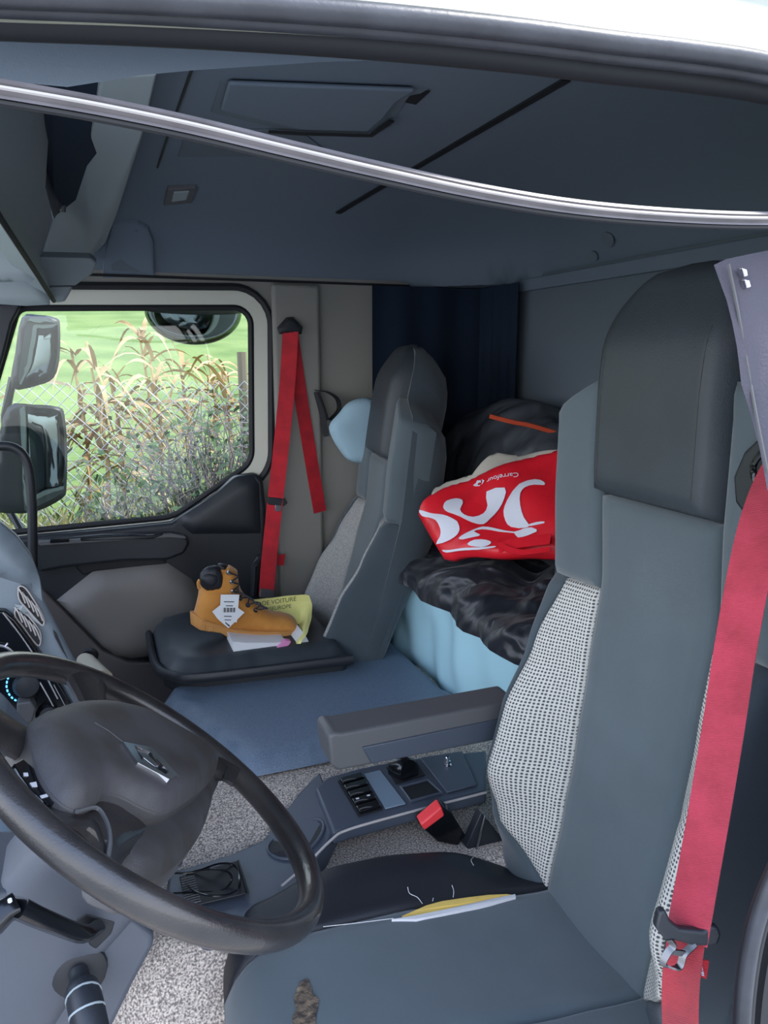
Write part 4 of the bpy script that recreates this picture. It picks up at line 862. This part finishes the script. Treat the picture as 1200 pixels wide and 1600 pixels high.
# ================================================================== BOOT AND PAPERS
YB = 1.56
def bp2(u, v, Y=YB): p = P(u, v, Y=Y); return (p.x, p.z)
z5 = lambda L: [(280+x/5., 860+y/5.) for x, y in L]
boot = thing('work_boot', 'tan nubuck lace-up work boot with white price tags standing on the passenger seat', 'boot', P(385,1000,Y=YB))
upp = z5([(110,500),(130,420),(150,330),(150,235),(165,225),(180,180),(235,130),(320,128),(385,112),(430,135),(455,160),(460,215),(470,270),(500,330),(560,375),(640,430),(700,465),(800,482),(865,500),(905,535),(925,580),(930,620),(920,640),(700,650),(450,640),(240,610),(120,560)])
u2 = smooth2([bp2(u, v) for u, v in upp]); zb = min(b for a, b in u2)
x_h = min(a for a, b in u2); x_t = max(a for a, b in u2)
bm = NB(); pillow(bm, u2, .009, .040, .047, lambda a, b, c: Vector((a, YB-c, b)), back=1, Wf=lambda p: .036+.012*sstep(p[0], x_h+.14, x_h+.22)*(1-sstep(p[1], zb+.06, zb+.12))); obj('upper', bm, 'nubuck', boot, ang=120)
sl = z5([(98,520),(112,495),(260,560),(420,620),(560,632),(720,632),(900,620),(932,635),(925,665),(890,700),(700,712),(640,700),(560,702),(420,690),(330,650),(250,635),(170,632),(105,600)])
tops = [bp2(u, v, YB-.035) for u, v in z5([(98,508),(180,530),(260,556),(340,585),(430,610),(560,622),(720,622),(860,618),(935,625)])]
bots = [bp2(u, v, YB-.035) for u, v in z5([(98,605),(180,638),(250,645),(320,652),(400,695),(560,708),(700,716),(860,704),(935,655)])]
def soleg(a, b):
    x = tops[0][0]+(tops[-1][0]-tops[0][0])*a; e = min(a, 1-a); w_ = (.034+.013*sstep(a, .35, .65))*math.sqrt(max(.02, 1-(1-min(1, e/.14))**2))
    t = 2*math.pi*b; zt, zb_ = ipol(x, tops), ipol(x, bots); zc, hz_ = (zt+zb_)/2, (zt-zb_)/2
    sg_ = lambda q: math.copysign(abs(q)**.3, q)
    return Vector((x, YB+w_*sg_(math.cos(t)), zc+hz_*sg_(math.sin(t))))
bm = NB(); grid(bm, soleg, 40, 24); bmesh.ops.remove_doubles(bm, verts=bm.verts, dist=1e-6); bmesh.ops.holes_fill(bm, edges=bm.edges); obj('sole', bm, 'sole', boot, ang=50)
cx_ = 0
bm = NB(); sweep(bm, crom([P(u, v, Y=YB-.050) for u, v in z5([(180,552),(260,575),(430,626),(580,640),(740,640),(860,636)])], 4), circ(.0018, 6), (0,1,0)); obj('welt', bm, 'sole', boot)
tq_ = z5([(120,610),(190,622),(250,630),(330,640),(440,690),(520,695),(600,700),(700,706),(800,706),(870,700)])
for k, (u, v) in enumerate(tq_):
    if k in (0, 3, 9): continue
    p = P(u, v, Y=YB-.046); bm = NB(); box(bm, (p.x-.008, YB-.036, p.z-.004), (p.x+.008, YB+.036, p.z+.010)); obj('tread_lug', bm, 'sole', boot, bevel=.002)
cl = smooth2([bp2(u, v, YB-.04) for u, v in z5([(165,232),(172,180),(235,128),(315,130),(335,180),(352,235),(340,290),(300,318),(230,325),(190,300),(168,270)])])
bm = NB(); pillow(bm, cl, .008, .02, .016, lambda a, b, c: Vector((a, YB-.030-c, b)), back=.6); pad = obj('padded_collar', bm, 'leatherblack', boot, ang=90)
cl = smooth2([bp2(u, v, YB-.05) for u, v in z5([(170,215),(240,180),(300,195),(310,240),(280,290),(215,290),(180,255)])])
bm = NB(); pillow(bm, cl, .007, .014, .008, lambda a, b, c: Vector((a, YB-.043-c, b))); obj('collar_pad', bm, 'leatherblack', pad, ang=90)
bm = NB(); pillow(bm, smooth2([bp2(u, v, YB) for u, v in z5([(280,115),(320,98),(370,108),(400,122),(400,150),(320,150)])]), .01, .02, .03, lambda a, b, c: Vector((a, YB-c, b)), back=1); obj('tongue', bm, 'leatherblack', boot, ang=90)
for u, v in z5([(385,172),(410,245),(420,318),(475,372),(535,425),(595,465)]):
    bm = NB(); lathe(bm, P(u, v, Y=YB-.036), (0,-1,0), [(0,.006),(.004,.006),(.006,.003),(.010,.005),(.012,.003)], 12); obj('eyelet', bm, 'steel' if v < 925 else 'rubberdark', boot)
lz = [(385,172),(460,205),(410,245),(470,268),(420,318),(495,335),(475,372),(545,370),(535,425),(600,405),(640,420),(595,465),(680,450)]
bm = NB(); tube(bm, crom([P(u, v, Y=YB-.050+.02*(i % 2)) for i, (u, v) in enumerate(z5(lz))], 4), .0022, 6)
tube(bm, crom([P(u, v, Y=YB-.045) for u, v in z5([(455,295),(470,330),(500,345),(560,375),(600,415),(690,455)])], 4), .0028, 6); obj('laces', bm, 'rubber', boot)
bm = NB(); tube(bm, crom([P(u, v, Y=YB-.03) for u, v in z5([(160,228),(148,250),(150,285),(162,300)])], 4), .004, 6); obj('pull_loop', bm, 'nubuck', boot)
bm = NB(); tube(bm, crom([P(u, v, Y=YB-.050) for u, v in z5([(345,330),(300,410),(180,440)])]+[], 2), .0006, 4); 
tube(bm, crom([P(u, v, Y=YB-.050) for u, v in z5([(590,460),(635,480),(610,520),(545,515)])], 4), .0008, 4); obj('seam_stitching', bm, 'sole', boot)
def tag(px, y, m, nm, par=boot):
    bm = NB(); prism(bm, [P(u, v, Y=y) for u, v in z5(px)], (0, .001, .0)); return obj(nm, bm, m, par, smooth=False)
t0 = tag([(258,478),(325,425),(392,400),(510,485),(385,608),(300,535)], YB-.058, 'paper', 'hang_tag')
t1 = tag([(325,345),(470,345),(450,562),(315,552)], YB-.060, 'paper', 'price_tag')
bm = NB()
for k in range(16):
    x = 345+k*6; wd = 2+(k*7 % 4); prism(bm, [P(u, v, Y=YB-.0605) for u, v in z5([(x,448),(x+wd,448),(x+wd-1,484),(x-1,484)])], (0,.0003,0))
for yy, x0, x1 in ((398,350,430),(430,365,420),(512,350,410),(540,355,405)): prism(bm, [P(u, v, Y=YB-.0605) for u, v in z5([(x0,yy),(x1,yy+1),(x1,yy+7),(x0,yy+6)])], (0,.0003,0))
obj('barcode', bm, 'inkdark', t1, smooth=False)
bm = NB(); prism(bm, [P(u, v, Y=YB-.0585) for u, v in z5([(362,560),(398,588),(390,597),(358,566)])], (0,.0003,0)); obj('tag_bar', bm, 'inkdark', t0, smooth=False)
# yellow envelope and papers
env = thing('yellow_envelope', 'pale yellow printed plastic envelope propped behind the boot toe', 'envelope', P(450,1005,Y=1.68))
eY = lambda v, a=0: 1.66-(.11+.14*sstep(a, .80, .95))*sstep(v, 938, 1006)
eT = [(392,937),(420,934.5),(452,930.5),(477,929),(483,930.5)]; eR = [(929,483),(946,488),(964,487),(988,481),(1005,470)]
def envp(a, b, d=0):
    v = ipol(392+91*a, eT)*(1-b)+1006*b; u = 392+(ipol(v, eR)-392)*a; return P(u, v, Y=eY(v, a)-d)
bm = NB(); grid(bm, lambda a, b: envp(a, b), 16, 16, back=lambda a, b: envp(a, b, -.008)); obj('sleeve', bm, 'yellowpaper', env)
bm = NB()
for tx_, sz, u0, v0 in (('DE VOITURE', 9.6, 436, 939.5), ('ISEUROPE', 8.4, 437, 949.5)):
    t = text_mesh(tx_, sz, .0); mp = {}; sl_ = -.14
    for v in t.verts: uu, vv = u0+v.co.x-v.co.y*sl_*0, v0-v.co.y+v.co.x*sl_; mp[v.index] = bm.verts.new(P(uu, vv, Y=eY(vv)-.0015))
    for f_ in t.faces:
        try: bm.faces.new([mp[v.index] for v in f_.verts])
        except ValueError: pass
    t.free()
bmesh.ops.remove_doubles(bm, verts=bm.verts, dist=1e-7)
obj('lettering', bm, 'ink', env, smooth=False)
def sheetpaper(px, z, lab, m='paper', yy=None):
    bm = NB(); prism(bm, [P(u, v, Y=1.45) for i, (u, v) in enumerate(z5(px))], (0,.10,.0)); return obj('paper_stack', bm, m, label=lab, cat='papers', bevel=.001)
sheetpaper([(412,712),(520,722),(700,722),(840,718),(830,745),(740,768),(600,775),(425,802)], .6, 'crumpled white papers lying under the boot sole')
sheetpaper([(900,745),(985,660),(1030,750),(1010,765),(910,768)], .6, 'small white paper edge beside the pink strip at the envelope foot')
bm = NB(); prism(bm, [P(u, v, Y=1.44) for u, v in z5([(750,770),(835,705),(875,712),(862,735),(785,792),(760,792)])], (0, .02, .0)); obj('pink_card', bm, 'pink', label='small pink edged card between the boot toe and the tunnel platform', cat='card', bevel=.001)

# ================================================================== LOOSE WEATHERSTRIP AND FLAP IN THE DOORWAY
lw = [(-80,128),(0,140),(150,166),(300,197),(450,233),(600,268),(750,300),(900,324),(1050,337),(1200,342),(1372,338)]
pth = curve_y(lw, -.02)
ws = thing('loose_weatherstrip', 'long grey rubber weatherstrip sagging across the open doorway below the roof edge', 'weatherstrip', pth[0])
bm = NB(); sweep(bm, pth, [(-.0040,-.003),(.0040,-.003),(.0046,.0012),(.0028,.0030),(.0012,.0018),(-.0005,.0034),(-.0025,.0018),(-.0040,.0028)], (0,-.15,1)); obj('strip_face', bm, 'striprubber', ws)
bm = NB(); tube(bm, [p-Vector((0,-.001,.0052)) for p in pth], .0020, 8); obj('sealing_bead', bm, 'rubberdark', ws)
bm = NB(); tube(bm, [p+Vector((0,-.0030,.0002)) for p in pth], .0011, 6); obj('pale_rib', bm, 'palerib', ws)
fl = thing('fabric_flap', 'grey stitched fabric flap with a metal clasp hanging at the right edge of the doorway', 'fabric flap', P(1180,700,Y=.03))
fp = [(1122,413),(1140,404),(1166,398),(1230,385),(1372,375),(1380,830),(1215,800),(1196,765),(1186,700),(1172,650),(1155,600),(1146,540),(1135,470)]
bm = NB(); pillow(bm, [(lambda p: (p.x, p.z))(P(u, v, Y=.03)) for u, v in fp], .012, .01, .004, lambda a, b, c: Vector((a, .03-c+.004*math.sin(a*60)+.003*math.sin(b*40), b)), back=1); obj('flap_panel', bm, 'fabricflap', fl, ang=90)
for px in ([(1138,412),(1152,480),(1166,560),(1182,650),(1200,740)], [(1180,470),(1184,520),(1200,590)]):
    bm = NB(); tube(bm, crom([P(u, v, Y=.0245) for u, v in px], 4), .0012, 5); obj('seam', bm, 'plastic', fl)
for px in ([(1160,418),(1168,420),(1170,432),(1164,433)], [(1164,436),(1172,437),(1175,449),(1168,451)]):
    bm = NB(); prism(bm, [P(u, v, Y=.019) for u, v in px], (0,.006,0)); obj('clasp', bm, 'chrome', fl, bevel=.001)

# ================================================================== OUTSIDE MIRRORS
def mirror(nm, lab, hpx, gpx, Y, grp=None):
    r = thing(nm, lab, 'mirror', P(hpx[0][0], max(v for u, v in hpx), Y=Y), grp)
    pol = smooth2([(lambda p: (p.x, p.z))(P(u, v, Y=Y)) for u, v in hpx])
    bm = NB(); pillow(bm, pol, .02, .05, .05, lambda a, b, c: Vector((a, Y+.0-c*.3, b)), back=4); obj('housing', bm, 'black', r, ang=90)
    pol = smooth2([(lambda p: (p.x, p.z))(P(u, v, Y=Y-.02)) for u, v in gpx])
    bm = NB(); pillow(bm, pol, .02, .2, .012, lambda a, b, c: Vector((a+ (c*.3), Y-.018-c-.0*(a), b)), back=.3); obj('mirror_glass', bm, 'mirror', r, ang=90); return r
mirror('side_mirror', 'black outside mirror at the window corner, higher of the stacked pair', [(34,496),(60,492),(88,497),(94,510),(93,560),(84,590),(60,602),(18,606),(24,550)], [(42,502),(60,498),(86,502),(90,515),(89,556),(80,584),(58,596),(30,600),(34,550)], 2.32, 'outside mirrors')
mirror('side_mirror', 'large black outside mirror beside the grab handle, lower of the stacked pair', [(12,636),(50,632),(92,636),(101,650),(105,700),(104,760),(98,778),(60,798),(20,802),(-10,790),(-4,700)], [(30,640),(60,637),(90,641),(97,655),(101,700),(100,755),(94,772),(58,791),(38,796),(34,700)], 2.32, 'outside mirrors')
bm = NB(); tube(bm, [P(20,590,Y=2.38), P(8,650,Y=2.38), P(15,800,Y=2.38), P(35,830,Y=2.33)], .014, 8); obj('mirror_bracket', bm, 'black', label='black arm carrying the two stacked outside mirrors', cat='mirror arm')
km = thing('kerb_mirror', 'round black kerb mirror hanging over the top of the passenger window', 'mirror', P(302,540,Y=2.25), 'outside mirrors')
kc = P(303,486,Y=2.28); kr = (P(379,486,Y=2.28)-P(227,486,Y=2.28)).length/2
def bowl(u, v, sc=1.0, sh=0):
    t = 2*math.pi*u; q = math.pi*.5*v; return kc+Vector((kr*sc*math.cos(t)*math.cos(q), .07*sc*math.sin(t)*math.cos(q), -.112*sc*math.sin(q)+sh))
bm = NB(); grid(bm, lambda a, b: bowl(a, b), 40, 14); obj('mirror_glass', bm, 'mirror', km, ang=90)
bm = NB(); grid(bm, lambda a, b: kc+Vector((kr*1.02*math.cos(2*math.pi*a)*math.sin(math.pi*b), -.012+.080*math.sin(2*math.pi*a)*math.sin(math.pi*b), .030*math.cos(math.pi*b)+.005)), 40, 12); obj('housing', bm, 'black', km, ang=60)
bm = NB(); tube(bm, [kc+Vector((0,0,.03)), kc+Vector((0,-.02,.12)), kc+Vector((0,-.12,.2))], .022, 10); obj('mounting_arm', bm, 'black', km)

# ================================================================== OUTSIDE
def gz(x, y):
    if y < 2.6: return -1.1 if y < 2.3 else -1.1+1.15*sstep(y, 2.3, 2.6)
    return .05+.36*sstep(y, 2.6, 3.3)+max(0, y-3.3)*.155-.0009*max(0, y-3.3)**2+.05*math.sin(x*.7+y*.4)
bm = NB(); ys = [2.3+.1*i for i in range(14)]+[3.7*1.09**i for i in range(0, 34)]
A = [[bm.verts.new((x, y, gz(x, y))) for x in [-30+.0+(60/80)*i for i in range(81)]] for y in ys]
for a, b in zip(A, A[1:]):
    for i in range(80): bm.faces.new((a[i], a[i+1], b[i+1], b[i]))
obj('field', bm, 'fieldgreen', kind='structure', ang=90)
bm = NB(); box(bm, (-20,-20,-1.2),(20,2.45,-1.1)); struct('ground', bm, 'gravel', smooth=False)  # unseen ground around the truck, added for its bounce light
# chain-link fence
FY = 3.12; fz0, fz1 = gz(0,FY)-.02, P(200,588,Y=FY).z
fence = thing('chain_link_fence', 'galvanised chain-link fence in front of the green field outside the window', 'fence', (0, FY, fz0))
bm = NB(); st_ = .058
def wire(p, q): tube(bm, [p, q], .0015, 4, side=(0,1,0))
x0_, x1_ = -1.6, 1.7; nH = int((fz1-fz0)/st_)
for k in range(-nH-1, int((x1_-x0_)/st_)+1):
    for s in (1, -1):
        xa = x0_+k*st_ if s > 0 else x0_+k*st_+nH*st_
        pts = [(xa+s*j*st_, fz0+j*st_) for j in range(nH+1)]; pts = [(a, b) for a, b in pts if x0_ <= a <= x1_]
        if len(pts) > 1: tube(bm, [Vector((a, FY+.003*(-1)**i*s, b)) for i, (a, b) in enumerate(pts)], .0016, 4, side=(0,1,0))
obj('wire_mesh', bm, 'galv', fence, smooth=False)
for px in (381, -300):
    p = P(px,550,Y=FY+.03); bm = NB(); tube(bm, [Vector((p.x, FY+.03, fz0-.1)), Vector((p.x-.01, FY+.03, p.z))], .022, 8); obj('fence_post', bm, 'bark', fence)
# dry maize stalks
def blade(bm, p, d, L, w, droop, rr):
    side = Vector((-d.y, d.x, 0)).normalized(); n_ = 7; vs = []
    for i in range(n_+1):
        t = i/n_; c = p+d*(L*t)+Vector((0,0,-droop*t*t*L+.35*L*t*(1-t)*1.2)); ww = w*(1-t)**.7*(.5+.5*min(1, t*5)); tw = rr*t
        sd = side*math.cos(tw)+Vector((0,0,1))*math.sin(tw); vs.append((bm.verts.new(c-sd*ww), bm.verts.new(c+sd*ww)))
    for a, b in zip(vs, vs[1:]): bm.faces.new((a[0], a[1], b[1], b[0]))
def maize(x, y, h, seed, lab):
    r = random.Random(seed); z0 = gz(x, y); t = thing('maize_plant', lab, 'maize plant', (x, y, z0), 'dry maize plants by the fence')
    bm = NB(); tube(bm, crom([Vector((x, y, z0)), Vector((x+.02, y, z0+h*.5)), Vector((x-.02, y, z0+h))], 4), lambda q: .013-.007*q, 6); obj('stem', bm, 'drystalk', t)
    bm = NB()
    for k in range(34):
        a = r.uniform(0, 6.3); zz = z0+h*(.25+.75*r.random()); blade(bm, Vector((x, y, zz)), Vector((math.cos(a), .6*math.sin(a), r.uniform(-.1,.9))).normalized(), r.uniform(.2,.42), r.uniform(.010,.022), r.uniform(.3,1.5), r.uniform(-2,2))
    obj('dry_leaves', bm, 'drystalk', t)
def mz(u, v, y, s, lab): p = P(u, v, Y=y); maize(p.x, y, p.z-gz(p.x, y), s, lab)
mz(118, 545, 3.5, 1, 'tall dry maize plant by the fence near the upper mirror')
mz(150, 575, 3.4, 2, 'dense brown maize plant right of the lower mirror')
mz(178, 590, 3.6, 3, 'pale dry maize plant at the fence left of the window middle')
mz(222, 515, 4.4, 4, 'tallest pale maize plant below the kerb mirror edge')
mz(240, 560, 4.0, 5, 'short dry maize plant under the kerb mirror')
mz(285, 570, 4.6, 6, 'thin faded maize plant beyond the fence middle')
mz(330, 555, 4.2, 7, 'broken maize plant right of the kerb mirror centre')
mz(352, 580, 3.9, 8, 'bent maize plant nearest the fence post')
# brambles: twig tangles with leaves
def shrub(u, v, y, rad, seed, n, nl, lab):
    r = random.Random(seed); p = P(u, v, Y=y); x = p.x; z0 = gz(x, y); H = p.z-z0; t = thing('bramble_bush', lab, 'bush', (x, y, z0), 'brambles along the fence'); bm = NB(); bl = NB()
    for k in range(n):
        a = r.uniform(0, 6.3); q = Vector((x+r.uniform(-.6,.6)*rad, y+r.uniform(-.3,.3)*rad, z0)); e_ = Vector((math.cos(a)*rad*r.uniform(.3,1.1), .5*math.sin(a)*rad, H*r.uniform(.5,1.05)))
        pts = crom([q, q+e_*.45+Vector((r.uniform(-.05,.05),0,H*.15)), q+e_*.8+Vector((r.uniform(-.1,.1),0,H*.1)), q+e_+Vector((r.uniform(-.15,.15),0,-H*.08))], 3)
        tube(bm, pts, lambda s: .0035-.002*s, 3)
        for j in range(nl):
            c = pts[r.randrange(2, len(pts))]+Vector((r.uniform(-.06,.06), r.uniform(-.06,.06), r.uniform(-.06,.06))); d = Vector((r.uniform(-1,1), r.uniform(-1,1), r.uniform(-.3,1))).normalized(); s = d.orthogonal().normalized(); L = r.uniform(.012,.028)
            bl.faces.new([bl.verts.new(c), bl.verts.new(c+d*L+s*L*.5), bl.verts.new(c+d*L*2), bl.verts.new(c+d*L-s*L*.5)])
    obj('twigs', bm, 'twig', t, smooth=False); obj('leaves', bl, 'bramble', t, smooth=False)
shrub(330, 600, 3.0, .32, 11, 110, 3, 'grey twiggy bramble bush tangled by the fence post')
shrub(375, 640, 2.85, .25, 12, 80, 4, 'low leafy bramble at the right end of the window')
shrub(285, 705, 2.9, .28, 13, 50, 4, 'bramble patch below the middle of the window')
shrub(170, 690, 2.9, .28, 14, 40, 4, 'bramble patch behind the lower mirror')
# grass: nobody could count it
bm = NB(); rr = random.Random(21)
for k in range(14000):
    y = 2.60+abs(rr.gauss(0, .40)); x = rr.uniform(-.9, 1.3)*(y+.45)/3.0; z = gz(x, y); h = rr.uniform(.08, .34)*(1.3 if y < 3.0 else .7); a = rr.uniform(0, 6.3); w_ = .0022
    t = Vector((math.cos(a)*h*.5, math.sin(a)*h*.5, h)); s = Vector((-math.sin(a), math.cos(a), 0))*w_; p = Vector((x, y, z))
    bm.faces.new([bm.verts.new(p-s), bm.verts.new(p+s), bm.verts.new(p+t*.6+s*.7+Vector((0,0,h*.1))), bm.verts.new(p+t)])
obj('long_grass', bm, 'palegrass', smooth=False, kind='stuff', label='pale dry long grass growing under the chain-link fence', cat='grass')
